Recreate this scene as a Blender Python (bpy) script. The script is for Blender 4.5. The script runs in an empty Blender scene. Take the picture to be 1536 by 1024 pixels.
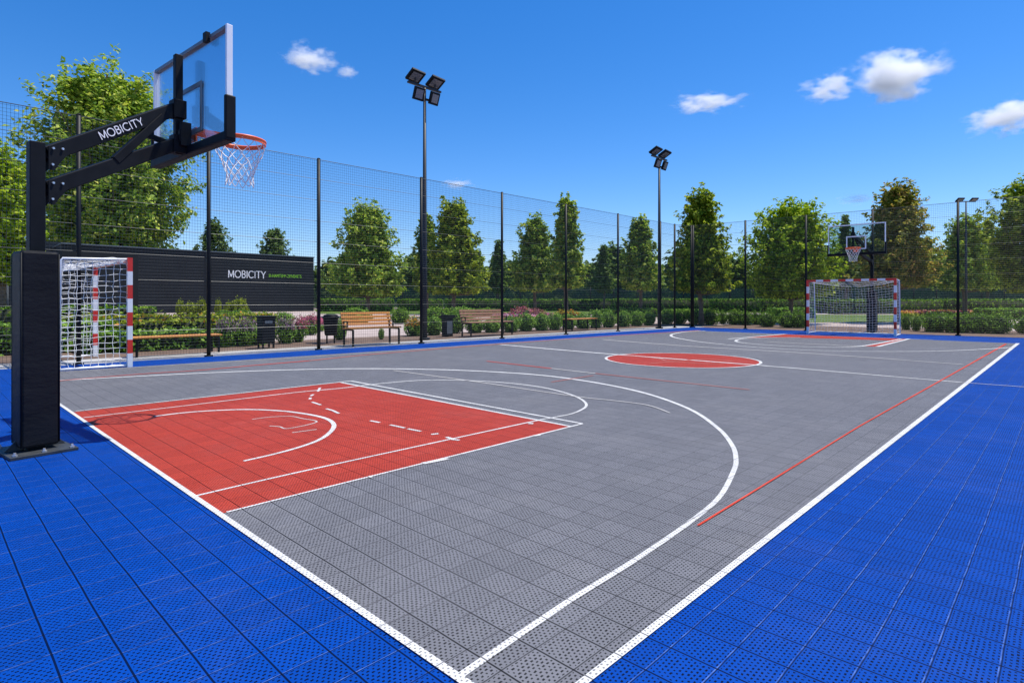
import bpy, bmesh, math, random
import numpy as np
from mathutils import Vector, Matrix
random.seed(7)
S = bpy.context.scene
COL = S.collection
R = math.radians
# ---------------------------------------------------------------- survey of the place
F, CX, HZ, CAMH = 870.0, 768.0, 452.0, 1.2
def U(px, py, z=0.0):                      # survey point -> ground position (x right, y forward)
    d = F*(CAMH-z)/(py-HZ)
    return Vector(((px-CX)/F*d, d, z))
def ray(px, d, z=0.0): return Vector(((px-CX)/F*d, d, z))
AZ = math.atan2(908.0, 838.0)              # court axes
A = Vector((838/math.hypot(838,870), 870/math.hypot(838,870), 0))
B = Vector((-A.y, A.x, 0))
ZV = Vector((0,0,1))
# ---------------------------------------------------------------- node helpers
class NT:
    def __init__(s, tree): s.t = tree; s.n = tree.nodes; s.l = tree.links
    def node(s, typ, **kw):
        n = s.n.new(typ)
        for k, v in kw.items(): setattr(n, k, v)
        return n
    def put(s, sock, val):
        if isinstance(val, bpy.types.NodeSocket): s.l.new(val, sock)
        elif val is not None:
            try: sock.default_value = val
            except Exception: sock.default_value = (*val, 1.0)
    def m(s, op, a, b=None, c=None, clamp=False):
        n = s.node('ShaderNodeMath', operation=op, use_clamp=clamp)
        s.put(n.inputs[0], a)
        if b is not None: s.put(n.inputs[1], b)
        if c is not None: s.put(n.inputs[2], c)
        return n.outputs[0]
    def vm(s, op, a, b=None):
        n = s.node('ShaderNodeVectorMath', operation=op)
        s.put(n.inputs[0], a)
        if b is not None: s.put(n.inputs[1], b)
        return n.outputs['Value'] if op in ('DOT_PRODUCT','LENGTH') else n.outputs[0]
    def mix(s, f, a, b, blend='MIX'):
        n = s.node('ShaderNodeMix', data_type='RGBA', blend_type=blend)
        s.put(n.inputs[0], f); s.put(n.inputs[6], a); s.put(n.inputs[7], b)
        return n.outputs[2]
    def noise(s, vec, scale, detail=3, rough=.55):
        n = s.node('ShaderNodeTexNoise')
        n.inputs['Scale'].default_value = scale; n.inputs['Detail'].default_value = detail
        n.inputs['Roughness'].default_value = rough
        if vec is not None: s.l.new(vec, n.inputs['Vector'])
        return n
    def ramp(s, fac, stops):
        n = s.node('ShaderNodeValToRGB'); e = n.color_ramp.elements
        while len(e) < len(stops): e.new(.5)
        for i, (p, c) in enumerate(stops): e[i].position = p; e[i].color = (*c, 1)
        s.l.new(fac, n.inputs[0]); return n.outputs[0]
def new_mat(name):
    m = bpy.data.materials.new(name); m.use_nodes = True
    t = NT(m.node_tree); bs = m.node_tree.nodes['Principled BSDF']
    return m, t, bs
def c4(c): return (*c, 1.0)
def paint(name, col, rough=.45, metal=0.0, var=.12, scale=6.0, bump=0.0, spec=.5):
    m, t, b = new_mat(name)
    pos = t.node('ShaderNodeTexCoord').outputs['Object']
    n = t.noise(pos, scale, 4)
    lo = tuple(x*(1-var) for x in col); hi = tuple(min(1, x*(1+var)) for x in col)
    t.l.new(t.ramp(n.outputs[0], [(.3, lo), (.7, hi)]), b.inputs['Base Color'])
    t.l.new(t.m('ADD', t.m('MULTIPLY', n.outputs[0], .18), rough-.09), b.inputs['Roughness'])
    b.inputs['Metallic'].default_value = metal
    b.inputs['Specular IOR Level'].default_value = spec
    if bump:
        n2 = t.noise(pos, scale*5, 4); bp = t.node('ShaderNodeBump')
        bp.inputs['Strength'].default_value = bump; bp.inputs['Distance'].default_value = .01
        t.l.new(n2.outputs[0], bp.inputs['Height']); t.l.new(bp.outputs[0], b.inputs['Normal'])
    return m
TILE = .1665
def tile_mat(name, col, hole=.16, edge_glint=None, glint_amt=.3, dark=.75, rough=.55, wear=.55, seam_a=.75):
    """interlocking perforated sports tile, laid along the court axes"""
    m, t, b = new_mat(name)
    pos = t.node('ShaderNodeNewGeometry').outputs['Position']
    wob = t.noise(pos, 2.2, 2)
    wv = t.m('MULTIPLY', t.m('SUBTRACT', wob.outputs[0], .5), .010)
    u = t.m('DIVIDE', t.m('ADD', t.vm('DOT_PRODUCT', pos, A), wv), TILE)
    v = t.m('DIVIDE', t.m('ADD', t.vm('DOT_PRODUCT', pos, B), wv), TILE)
    fu = t.m('FRACT', u); fv = t.m('FRACT', v)
    eu = t.m('MINIMUM', fu, t.m('SUBTRACT', 1.0, fu)); ev = t.m('MINIMUM', fv, t.m('SUBTRACT', 1.0, fv))
    s1 = t.m('LESS_THAN', eu, .0205)
    s2 = t.m('LESS_THAN', ev, .012)
    nv = t.m('MULTIPLY', v, 11.0); row = t.m('FLOOR', nv)
    odd = t.m('MULTIPLY', t.m('FLOORED_MODULO', row, 2.0), .5)
    hu = t.m('FRACT', t.m('ADD', t.m('MULTIPLY', u, 8.0), odd)); hv = t.m('FRACT', nv)
    jn = t.noise(pos, 38, 2); js = t.node('ShaderNodeSeparateColor'); t.l.new(jn.outputs['Color'], js.inputs[0])
    hu = t.m('ADD', hu, t.m('MULTIPLY', t.m('SUBTRACT', js.outputs[0], .5), .55)); hv = t.m('ADD', hv, t.m('MULTIPLY', t.m('SUBTRACT', js.outputs[1], .5), .5))
    wn = t.node('ShaderNodeTexWhiteNoise', noise_dimensions='3D')
    cv = t.node('ShaderNodeCombineXYZ')
    t.l.new(t.m('FLOOR', t.m('ADD', t.m('MULTIPLY', u, 8.0), odd)), cv.inputs[0]); t.l.new(row, cv.inputs[1])
    t.l.new(cv.outputs[0], wn.inputs[0])
    big = t.m('ADD', .15, t.m('MULTIPLY', wn.outputs[0], .14))
    h1 = t.m('LESS_THAN', t.m('ABSOLUTE', t.m('SUBTRACT', hu, .5)), big)
    h2 = t.m('LESS_THAN', t.m('ABSOLUTE', t.m('SUBTRACT', hv, .5)), .23)
    inside = t.m('MULTIPLY', t.m('GREATER_THAN', eu, .055), t.m('GREATER_THAN', ev, .04))
    hm = t.m('MULTIPLY', t.m('MULTIPLY', h1, h2), inside)
    # whole-tile variation, wear and dust
    tw = t.node('ShaderNodeTexWhiteNoise', noise_dimensions='3D'); cv2 = t.node('ShaderNodeCombineXYZ')
    t.l.new(t.m('FLOOR', u), cv2.inputs[0]); t.l.new(t.m('FLOOR', v), cv2.inputs[1]); t.l.new(cv2.outputs[0], tw.inputs[0])
    big_n = t.noise(pos, .55, 5, .6); fine = t.noise(pos, 55, 3, .7)
    k = t.m('ADD', .80, t.m('ADD', t.m('MULTIPLY', tw.outputs[0], .14), t.m('ADD', t.m('MULTIPLY', big_n.outputs[0], .16), t.m('MULTIPLY', fine.outputs[0], .12))))
    base = t.node('ShaderNodeVectorMath', operation='SCALE'); base.inputs[0].default_value = col; t.l.new(k, base.inputs['Scale'])
    c = base.outputs[0]
    if edge_glint:  # broken glints on tile edges, painted as a lighter strip beside the seam
        brk = t.noise(pos, 16, 3, .7)
        edge = t.m('MULTIPLY', t.m('LESS_THAN', fv, .034), t.m('GREATER_THAN', fv, .010))
        c = t.mix(t.m('MULTIPLY', t.m('LESS_THAN', ev, .0175), seam_a), c, c4(tuple(x*.05 for x in col)))
        amt = t.m('MULTIPLY', edge, t.m('MULTIPLY', t.m('SMOOTH_MIN', 1.0, t.m('MULTIPLY', t.m('SUBTRACT', brk.outputs[0], .36), 3.2, clamp=True), .1), glint_amt))
        c = t.mix(amt, c, c4(edge_glint))
    du = t.noise(pos, 1.1, 9, .72); d2 = t.noise(pos, .23, 4, .6)
    st_ = t.node('ShaderNodeMapping'); st_.inputs['Rotation'].default_value = (0,0,.5); st_.inputs['Scale'].default_value = (.9,9,1); t.l.new(pos, st_.inputs[0]); sk = t.noise(st_.outputs[0], 1.7, 5, .7)
    dust = t.m('ADD', t.m('MULTIPLY', t.m('SUBTRACT', du.outputs[0], .50), 1.1, clamp=True), t.m('ADD', t.m('MULTIPLY', t.m('SUBTRACT', sk.outputs[0], .60), 1.3, clamp=True), t.m('MULTIPLY', t.m('SUBTRACT', d2.outputs[0], .5), .5, clamp=True)))
    c = t.mix(t.m('MULTIPLY', dust, wear), c, (.36,.345,.33,1))
    dk = t.node('ShaderNodeVectorMath', operation='SCALE'); dk.inputs[0].default_value = col; dk.inputs['Scale'].default_value = hole
    c = t.mix(t.m('MULTIPLY', hm, .97), c, dk.outputs[0])
    c = t.mix(t.m('MULTIPLY', s1, dark), c, c4(tuple(x*.04 for x in col)))
    t.l.new(c, b.inputs['Base Color'])
    t.l.new(t.m('ADD', rough-.08, t.m('MULTIPLY', fine.outputs[0], .2)), b.inputs['Roughness'])
    b.inputs['Specular IOR Level'].default_value = .07
    hgt = t.m('SUBTRACT', 1.0, t.m('MAXIMUM', hm, t.m('MAXIMUM', s1, t.m('MULTIPLY', s2, -.5))))
    bp = t.node('ShaderNodeBump'); bp.inputs['Strength'].default_value = .35; bp.inputs['Distance'].default_value = .004
    t.l.new(hgt, bp.inputs['Height']); t.l.new(bp.outputs[0], b.inputs['Normal'])
    return m
def leaf_mat(name, stops, trans=.34, rough=.5):
    m, t, b = new_mat(name)
    isl = t.node('ShaderNodeNewGeometry').outputs['Random Per Island']
    col = t.ramp(isl, stops)
    t.l.new(col, b.inputs['Base Color']); b.inputs['Roughness'].default_value = rough
    b.inputs['Specular IOR Level'].default_value = .06
    tr = t.node('ShaderNodeBsdfTranslucent'); t.l.new(t.mix(1.0, col, c4((1.2,1.25,.6)), 'MULTIPLY'), tr.inputs[0])
    mx = t.node('ShaderNodeMixShader'); mx.inputs[0].default_value = trans
    out = t.n['Material Output']
    t.l.new(b.outputs[0], mx.inputs[1]); t.l.new(tr.outputs[0], mx.inputs[2]); t.l.new(mx.outputs[0], out.inputs[0])
    return m
def ground_mat(name, stops, scale, bump=.4, joints=None, jcol=(.1,.1,.1)):
    m, t, b = new_mat(name)
    pos = t.node('ShaderNodeNewGeometry').outputs['Position']
    n = t.noise(pos, scale, 6, .65); n2 = t.noise(pos, scale*.07, 3)
    f = t.m('ADD', t.m('MULTIPLY', n.outputs[0], .65), t.m('MULTIPLY', n2.outputs[0], .35))
    c = t.ramp(f, stops)
    if joints:
        u = t.m('FRACT', t.m('DIVIDE', t.vm('DOT_PRODUCT', pos, A), joints)); v = t.m('FRACT', t.m('DIVIDE', t.vm('DOT_PRODUCT', pos, B), joints))
        j = t.m('MAXIMUM', t.m('LESS_THAN', u, .03), t.m('LESS_THAN', v, .03))
        c = t.mix(t.m('MULTIPLY', j, .6), c, c4(jcol))
    t.l.new(c, b.inputs['Base Color']); b.inputs['Roughness'].default_value = .9
    b.inputs['Specular IOR Level'].default_value = .2
    bp = t.node('ShaderNodeBump'); bp.inputs['Strength'].default_value = bump; bp.inputs['Distance'].default_value = .03
    t.l.new(n.outputs[0], bp.inputs['Height']); t.l.new(bp.outputs[0], b.inputs['Normal'])
    return m
def wood_mat(name, a, b_, axis):
    m, t, b = new_mat(name)
    pos = t.node('ShaderNodeNewGeometry').outputs['Position']
    al = t.vm('DOT_PRODUCT', pos, axis); mp = t.node('ShaderNodeVectorMath', operation='SCALE')
    st = t.vm('SUBTRACT', pos, None); s = t.node('ShaderNodeVectorMath', operation='SCALE'); s.inputs[0].default_value = axis; t.l.new(t.m('MULTIPLY', al, .92), s.inputs['Scale'])
    sub = t.node('ShaderNodeVectorMath', operation='SUBTRACT'); t.l.new(pos, sub.inputs[0]); t.l.new(s.outputs[0], sub.inputs[1])
    n = t.noise(sub.outputs[0], 45, 4, .6)
    t.l.new(t.ramp(n.outputs[0], [(.3, a), (.7, b_)]), b.inputs['Base Color']); b.inputs['Roughness'].default_value = .45
    return m
def glass_mat(name, tint):
    m, t, b = new_mat(name)
    tr = t.node('ShaderNodeBsdfTransparent'); tr.inputs[0].default_value = c4(tint)
    gl = t.node('ShaderNodeBsdfGlossy'); gl.inputs['Roughness'].default_value = .03; gl.inputs[0].default_value = (.8,.85,.9,1)
    lw = t.node('ShaderNodeLayerWeight'); lw.inputs[0].default_value = .18
    mx = t.node('ShaderNodeMixShader'); t.l.new(t.m('MULTIPLY', lw.outputs[0], .55), mx.inputs[0])
    t.l.new(tr.outputs[0], mx.inputs[1]); t.l.new(gl.outputs[0], mx.inputs[2]); t.l.new(mx.outputs[0], t.n['Material Output'].inputs[0])
    return m
# ---------------------------------------------------------------- mesh helpers
class MB:
    def __init__(s): s.v = []; s.f = []; s.mi = []; s.sm = []
    def face(s, idx, mi=0, sm=False): s.f.append(tuple(idx)); s.mi.append(mi); s.sm.append(sm)
    def box(s, c, ax, ay, az, mi=0):
        c = Vector(c); ax = Vector(ax); ay = Vector(ay); az = Vector(az); b = len(s.v)
        for i in (-1,1):
            for j in (-1,1):
                for k in (-1,1): s.v.append(c+ax*i+ay*j+az*k)
        for q in ((0,1,3,2),(4,6,7,5),(0,4,5,1),(2,3,7,6),(0,2,6,4),(1,5,7,3)): s.face([b+i for i in q], mi)
        return s
    def beam(s, p, q, w, h, side=None, mi=0):
        p = Vector(p); q = Vector(q); d = (q-p); L = d.length; d.normalize()
        if side is None: side = d.cross(ZV) if abs(d.z) < .95 else Vector((1,0,0))
        side = Vector(side); side = (side - d*side.dot(d)).normalized(); up = side.cross(d).normalized()
        return s.box((p+q)/2, d*(L/2), side*(w/2), up*(h/2), mi)
    def tube(s, pts, r, n=8, cap=True, mi=0, closed=False, sm=True):
        pts = [Vector(p) for p in pts]; N = len(pts); rs = r if isinstance(r, (list,tuple)) else [r]*N
        b = len(s.v); prev = None
        for i, p in enumerate(pts):
            if closed: d = pts[(i+1)%N]-pts[i-1]
            else: d = pts[min(i+1,N-1)]-pts[max(i-1,0)]
            d.normalize()
            if prev is None:
                ref = ZV if abs(d.z) < .9 else Vector((1,0,0)); e1 = d.cross(ref).normalized()
            else: e1 = (prev-d*prev.dot(d)).normalized()
            prev = e1; e2 = d.cross(e1)
            for k in range(n):
                a = 2*math.pi*k/n; s.v.append(p+e1*(math.cos(a)*rs[i])+e2*(math.sin(a)*rs[i]))
        for i in range(N if closed else N-1):
            for k in range(n):
                j = (i+1) % N
                s.face((b+i*n+k, b+i*n+(k+1)%n, b+j*n+(k+1)%n, b+j*n+k), mi, sm)
        if cap and not closed:
            s.face([b+k for k in range(n)][::-1], mi); s.face([b+(N-1)*n+k for k in range(n)], mi)
        return s
    def poly(s, pts, z=None, mi=0):
        b = len(s.v)
        for p in pts: s.v.append(Vector((p[0], p[1], z if z is not None else p[2])))
        s.face(range(b, b+len(pts)), mi); return s
    def prism(s, pts, vec, mi=0):
        b = len(s.v); n = len(pts); vec = Vector(vec)
        for p in pts: s.v.append(Vector(p))
        for p in pts: s.v.append(Vector(p)+vec)
        s.face(list(range(b, b+n))[::-1], mi); s.face(range(b+n, b+2*n), mi)
        for i in range(n): s.face((b+i, b+(i+1)%n, b+n+(i+1)%n, b+n+i), mi)
        return s
    def lathe(s, c, prof, n=20, mi=0):
        c = Vector(c); b = len(s.v)
        for r, z in prof:
            for k in range(n): a = 2*math.pi*k/n; s.v.append(c+Vector((r*math.cos(a), r*math.sin(a), z)))
        for i in range(len(prof)-1):
            for k in range(n): s.face((b+i*n+k, b+i*n+(k+1)%n, b+(i+1)*n+(k+1)%n, b+(i+1)*n+k), mi, True)
        s.face([b+k for k in range(n)][::-1], mi); s.face([b+(len(prof)-1)*n+k for k in range(n)], mi); return s
ORG = {}
def link(name, mesh, mats, parent=None, org=None):
    o = bpy.data.objects.new(name, mesh); COL.objects.link(o)
    for m in (mats if isinstance(mats, (list,tuple)) else [mats]): mesh.materials.append(m)
    org = Vector(org) if org is not None else (ORG[parent] if parent else Vector((0,0,0)))
    ORG[o] = org
    if parent: o.parent = parent; o.location = org-ORG[parent]
    else: o.location = org
    return o
def build(name, mb, mats, parent=None, org=None, bevel=0.0, recalc=True):
    orgv = Vector(org) if org is not None else (ORG[parent] if parent else Vector((0,0,0)))
    me = bpy.data.meshes.new(name); me.from_pydata([tuple(v-orgv) for v in mb.v], [], mb.f); 
    o = link(name, me, mats, parent, orgv)
    me.polygons.foreach_set('material_index', mb.mi); me.polygons.foreach_set('use_smooth', mb.sm); me.update()
    if recalc and len(mb.f) < 3000:
        bm = bmesh.new(); bm.from_mesh(me); bmesh.ops.recalc_face_normals(bm, faces=bm.faces); bm.to_mesh(me); bm.free()
    if bevel:
        md = o.modifiers.new('bevel', 'BEVEL'); md.width = bevel; md.segments = 2; md.limit_method = 'ANGLE'; md.angle_limit = R(40)
    return o
def empty(name, org):
    o = bpy.data.objects.new(name, None); COL.objects.link(o); o.location = org; ORG[o] = Vector(org); o.empty_display_size = .2; return o
def tag(o, label=None, cat=None, group=None, kind=None):
    if label: o['label'] = label
    if cat: o['category'] = cat
    if group: o['group'] = group
    if kind: o['kind'] = kind
    return o
def copy_tree(o, parent=None):
    c = o.copy(); COL.objects.link(c)
    if parent: c.parent = parent
    for k in ('label','group'):
        if parent is None and k in c: del c[k]
    for ch in list(o.children): copy_tree(ch, c)
    return c
def struct(name, mb, mat, **k): return tag(build(name, mb, mat, **k), kind='structure')
def arc(cx, cy, rx, ry, a0, a1, n=18): return [(cx+rx*math.cos(R(a0+(a1-a0)*i/n)), cy+ry*math.sin(R(a0+(a1-a0)*i/n))) for i in range(n+1)]
GLY = {'M': (.86, [[(.03,0),(.06,1),(.43,.12),(.80,1),(.83,0)]]), 'O': (.98, [arc(.49,.5,.46,.5,0,360,28)]),
 'B': (.60, [[(.06,0),(.06,1)], [(.06,1),(.30,1)]+arc(.30,.765,.22,.235,90,-90,12)+[(.06,.53)], [(.30,.53)]+arc(.30,.265,.27,.265,90,-90,12)+[(.06,0)]]),
 'I': (.16, [[(.08,0),(.08,1)]]), 'C': (.84, [arc(.48,.5,.45,.5,48,312,24)]), 'T': (.66, [[(0,1),(.66,1)], [(.33,1),(.33,0)]]), 'Y': (.70, [[(0,1),(.35,.48),(.70,1)], [(.35,.48),(.35,0)]])}
def stroke_text(body, cap, width, T, mat, parent, wt=.13, gap=.17):
    tot = sum(GLY[c][0] for c in body)+gap*(len(body)-1); sx = width/tot; x = 0
    for c in body:
        mb = MB(); k = 0; wdt, strokes = GLY[c]
        for st in strokes:
            for p, q in zip(st[:-1], st[1:]):
                a = Vector(((x+p[0])*sx, p[1]*cap, 0)); b = Vector(((x+q[0])*sx, q[1]*cap, 0)); d = (b-a).normalized(); n = Vector((-d.y, d.x, 0)); h = cap*wt/2; k += 1
                zz = ZV*(cap*(.02+.0006*k)); a2 = a-d*h*.6; b2 = b+d*h*.6
                mb.prism([T @ (a2+n*h), T @ (b2+n*h), T @ (b2-n*h), T @ (a2-n*h)], (T.to_3x3() @ zz))
        build('lettering', mb, mat, parent); x += wdt+gap
def text_mesh(body, size, extrude=.004):
    cu = bpy.data.curves.new('lettering', 'FONT'); cu.body = body; cu.size = size; cu.extrude = extrude; cu.resolution_u = 4; cu.offset = 0
    ob = bpy.data.objects.new('lettering_tmp', cu); COL.objects.link(ob)
    dg = bpy.context.evaluated_depsgraph_get(); me = bpy.data.meshes.new_from_object(ob.evaluated_get(dg)); bpy.data.objects.remove(ob)
    return me
def lettering(body, size, M, mat, parent, width=None, name='lettering'):
    me = text_mesh(body, size); co = [v.co.copy() for v in me.vertices]
    x0 = min(c.x for c in co); x1 = max(c.x for c in co); sx = width/(x1-x0) if width else 1
    for v in me.vertices: v.co = M @ Vector(((v.co.x-x0)*sx, v.co.y, v.co.z)) - ORG[parent]
    me.materials.clear(); return link(name, me, mat, parent)
# ---------------------------------------------------------------- materials
M = {}
M['blue'] = tile_mat('blue_sport_tile', (.0003,.045,.275), .04, (.11,.20,.48), .7, .9, .55, .13)
M['grey'] = tile_mat('grey_sport_tile', (.150,.151,.163), .04, (.24,.24,.26), .45, .93)
M['red'] = tile_mat('red_sport_tile', (.365,.044,.026), .2, (.50,.14,.10), .35, .9, .55, .2)
M['white_line'] = tile_mat('white_line_tile', (.60,.595,.575), .32, (.6,.6,.6), 0, .8, .55, .3)
M['red_line'] = tile_mat('red_line_tile', (.56,.055,.025), .4, None, 0, .4)
M['worn_red'] = tile_mat('worn_red_line_tile', (.42,.13,.10), .4, None, 0, .4)
M['pale_line'] = tile_mat('worn_line_tile', (.52,.50,.47), .3, None, 0, .4)
M['black'] = paint('black_powder_coat', (.0055,.0068,.009), .55, 0, .25, 9, .03, .16)
M['pad'] = None
def pad_mat():
    m, t, b = new_mat('black_vinyl')
    pos = t.node('ShaderNodeTexCoord').outputs['Object']
    sc = t.node('ShaderNodeMapping'); sc.inputs['Scale'].default_value = (1.5,1.5,3.2); t.l.new(pos, sc.inputs[0])
    n = t.noise(sc.outputs[0], 1.6, 4, .6); fine = t.noise(pos, 160, 2)
    t.l.new(t.ramp(n.outputs[0], [(.3,(.006,.0065,.008)),(.75,(.011,.012,.015))]), b.inputs['Base Color'])
    b.inputs['Roughness'].default_value = .55; b.inputs['Specular IOR Level'].default_value = .18
    h = t.m('ADD', n.outputs[0], t.m('MULTIPLY', fine.outputs[0], .05))
    bp = t.node('ShaderNodeBump'); bp.inputs['Strength'].default_value = .4; bp.inputs['Distance'].default_value = .035
    t.l.new(h, bp.inputs['Height']); t.l.new(bp.outputs[0], b.inputs['Normal']); return m
M['pad'] = pad_mat()
M['steel'] = paint('galvanised_steel', (.30,.31,.33), .5, .6, .2, 14)
M['bolt'] = paint('zinc_bolt', (.6,.6,.6), .35, .8)
M['frame'] = paint('board_frame_paint', (.86,.87,.88), .35, 0, .04)
M['rail'] = paint('slate_grey_and_back_shade', (.15,.17,.185), .4, .4)  # plain dark grey; on the near board's rails it paints in the back's shade
M['glass'] = glass_mat('board_glass', (.93,.96,.98))
M['glass_far'] = glass_mat('board_glass_tinted', (.74,.80,.79))
M['orange'] = paint('rim_orange', (.85,.13,.02), .4, 0, .08)
M['cord'] = paint('net_cord', (.78,.78,.76), .8, 0, .1, 30)
M['goal_white'] = paint('goal_white', (.82,.82,.82), .35, 0, .05)
M['goal_red'] = paint('goal_red', (.68,.025,.015), .35, 0, .08)
M['lamp_pole'] = paint('lamp_pole_paint', (.016,.020,.027), .5, 0, .12, 6, 0, .3)
M['lens'] = paint('lamp_lens', (.16,.17,.19), .25, .1, .25, 30)
M['fence'] = paint('fence_post_paint', (.005,.007,.008), .55, 0, .2, 6, 0, .25)
M['wire'] = paint('fence_wire', (.020,.030,.032), .45, 0, .2)
M['white_text'] = paint('white_lettering', (.85,.85,.85), .5, 0, .02)
M['green_text'] = paint('lime_lettering', (.30,.72,.02), .5, 0, .02)
M['bin'] = paint('bin_black', (.006,.007,.009), .55, 0, .25, 8, 0, .2)
M['wood'] = wood_mat('bench_wood', (.46,.17,.03), (.68,.30,.06), A)
M['wood2'] = wood_mat('weathered_bench_wood', (.26,.13,.07), (.38,.20,.11), A)
M['bark'] = paint('bark', (.12,.09,.065), .9, 0, .45, 5, .6)
def wall_mat():
    m, t, b = new_mat('charcoal_cladding')
    pos = t.node('ShaderNodeNewGeometry').outputs['Position']
    u = t.m('FRACT', t.m('DIVIDE', t.vm('DOT_PRODUCT', pos, A), 2.6)); z = t.m('FRACT', t.m('DIVIDE', t.vm('DOT_PRODUCT', pos, (0,0,1)), .62))
    j = t.m('MAXIMUM', t.m('LESS_THAN', u, .012), t.m('LESS_THAN', z, .03)); n = t.noise(pos, .5, 5)
    c = t.ramp(n.outputs[0], [(.3,(.013,.0155,.0185)),(.7,(.019,.0225,.0265))]); c = t.mix(t.m('MULTIPLY', j, .10), c, (.009,.010,.012,1))
    t.l.new(c, b.inputs['Base Color']); b.inputs['Roughness'].default_value = .7; b.inputs['Specular IOR Level'].default_value = .2; return m
M['wall'] = wall_mat()
M['screen'] = None
def screen_mat():
    m, t, b = new_mat('green_windscreen_mesh')
    pos = t.node('ShaderNodeNewGeometry').outputs['Position']; n = t.noise(pos, .25, 4, .7)
    t.l.new(t.ramp(n.outputs[0], [(.3,(.02,.055,.045)),(.7,(.06,.13,.10))]), b.inputs['Base Color']); b.inputs['Roughness'].default_value = .8
    tr = t.node('ShaderNodeBsdfTransparent'); mx = t.node('ShaderNodeMixShader'); mx.inputs[0].default_value = .58
    t.l.new(b.outputs[0], mx.inputs[1]); t.l.new(tr.outputs[0], mx.inputs[2]); t.l.new(mx.outputs[0], t.n['Material Output'].inputs[0]); return m
M['screen'] = screen_mat()
M['leaf_a'] = leaf_mat('leaf_bright', [(0, (0.062, 0.1174, 0.0138)), (0.4, (0.1746, 0.2581, 0.0212)), (0.75, (0.3442, 0.4178, 0.036)), (1, (0.5693, 0.6, 0.0863))])
M['leaf_b'] = leaf_mat('leaf_mid', [(0, (0.0702, 0.1463, 0.0274)), (0.45, (0.2126, 0.3254, 0.0433)), (0.8, (0.4096, 0.5148, 0.0749)), (1, (0.6, 0.6, 0.1463))])
M['leaf_c'] = leaf_mat('leaf_lime', [(0, (0.0983, 0.1739, 0.0121)), (0.45, (0.2272, 0.345, 0.0202)), (0.8, (0.3811, 0.4991, 0.0328)), (1, (0.5482, 0.6, 0.0757))])
M['leaf_d'] = leaf_mat('leaf_turning', [(0, (0.1035, 0.138, 0.0242)), (0.5, (0.2328, 0.2523, 0.0467)), (0.8, (0.414, 0.3622, 0.0745)), (1, (0.6, 0.3665, 0.1295))])
M['leaf_far'] = leaf_mat('leaf_far', [(0, (0.0516, 0.1032, 0.0304)), (0.6, (0.1397, 0.2182, 0.0594)), (1, (0.2658, 0.3414, 0.1044))])
M['hedge'] = leaf_mat('hedge_leaf', [(0, (0.0378, 0.0997, 0.0138)), (0.6, (0.1286, 0.2471, 0.0276)), (1, (0.3223, 0.4729, 0.0603))], .2)
M['bush'] = leaf_mat('bush_leaf', [(0, (0.0625, 0.1398, 0.0213)), (0.6, (0.1796, 0.3254, 0.0492)), (1, (0.3699, 0.5447, 0.1029))], .25)
M['grassy'] = leaf_mat('grassy_leaf', [(0, (0.0963, 0.1375, 0.0137)), (0.6, (0.2372, 0.3005, 0.0316)), (1, (0.4469, 0.4813, 0.0688))], .3)
M['lav'] = leaf_mat('lavender_flower', [(0,(.16,.09,.15)),(.6,(.28,.17,.26)),(1,(.42,.28,.38))], .2)
M['pink'] = leaf_mat('pink_flower', [(0,(.30,.05,.10)),(.6,(.48,.12,.20)),(1,(.62,.28,.36))], .2)
M['orangef'] = leaf_mat('orange_flower', [(0,(.40,.14,.02)),(.6,(.55,.24,.03)),(1,(.50,.36,.05))], .2)
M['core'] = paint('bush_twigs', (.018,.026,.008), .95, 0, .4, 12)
M['paving'] = ground_mat('pink_paving', [(.3,(.33,.26,.23)),(.55,(.44,.36,.32)),(.8,(.52,.45,.41))], 1.5, .2, 1.2, (.2,.17,.15))
M['mulch'] = ground_mat('bark_mulch', [(.3,(.07,.045,.03)),(.55,(.17,.115,.085)),(.8,(.30,.22,.17))], 14, 1.0)
M['concrete'] = ground_mat('concrete_slabs', [(.3,(.33,.32,.30)),(.6,(.42,.41,.39)),(.85,(.50,.49,.47))], 9, .3, 1.0, (.17,.16,.15))
M['kerb'] = ground_mat('pale_kerb', [(.3,(.46,.43,.39)),(.7,(.58,.55,.50))], 9, .2)
M['meadow'] = ground_mat('rough_meadow', [(.3,(.030,.055,.010)),(.55,(.055,.085,.016)),(.85,(.10,.12,.03))], 1.2, .8)
M['lawn'] = ground_mat('lawn_grass', [(.3,(.045,.085,.010)),(.55,(.10,.15,.018)),(.85,(.20,.22,.035))], 3, .8)
# ---------------------------------------------------------------- ground and court
EL0 = Vector((-7.59,11.73,0)); eD = Vector((.719,.695,0)); eN = Vector((-eD.y, eD.x, 0))
C_TOP = Vector((8.46,27.05,0)); C_R = Vector((16.9,19.16,0)); rD = (C_R-C_TOP).normalized(); rN = Vector((-rD.y, rD.x, 0))
LSTART = EL0-eD*16; REND = C_R+rD*14
g = MB(); n = 24
for i in range(n): g.v.append(Vector((900*math.cos(2*math.pi*i/n), 900*math.sin(2*math.pi*i/n), -.06)))
g.face(range(n)); struct('ground', g, M['paving'])
def strip(p, q, nrm, a, b, z): return MB().poly([p+nrm*a, q+nrm*a, q+nrm*b, p+nrm*b], z)
struct('concrete_path', strip(LSTART, C_TOP+eD*1.2, eN, .0, 1.55, -.030), M['concrete'])
struct('planting_bed', strip(LSTART, C_TOP+eD*6, eN, 1.55, 4.4, -.040), M['mulch'])
struct('planting_bed', strip(C_TOP-rD*.5, REND, rN, .28, 6.5, -.036), M['mulch'])
struct('kerb', strip(C_TOP, REND, rN, .0, .28, -.024), M['kerb'])
struct('kerb', strip(LSTART, C_TOP, eN, -.01, .14, -.022), M['kerb'])
bl = [LSTART, C_TOP, REND, Vector((30,-4,0)), Vector((-24,-4,0))]
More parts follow.
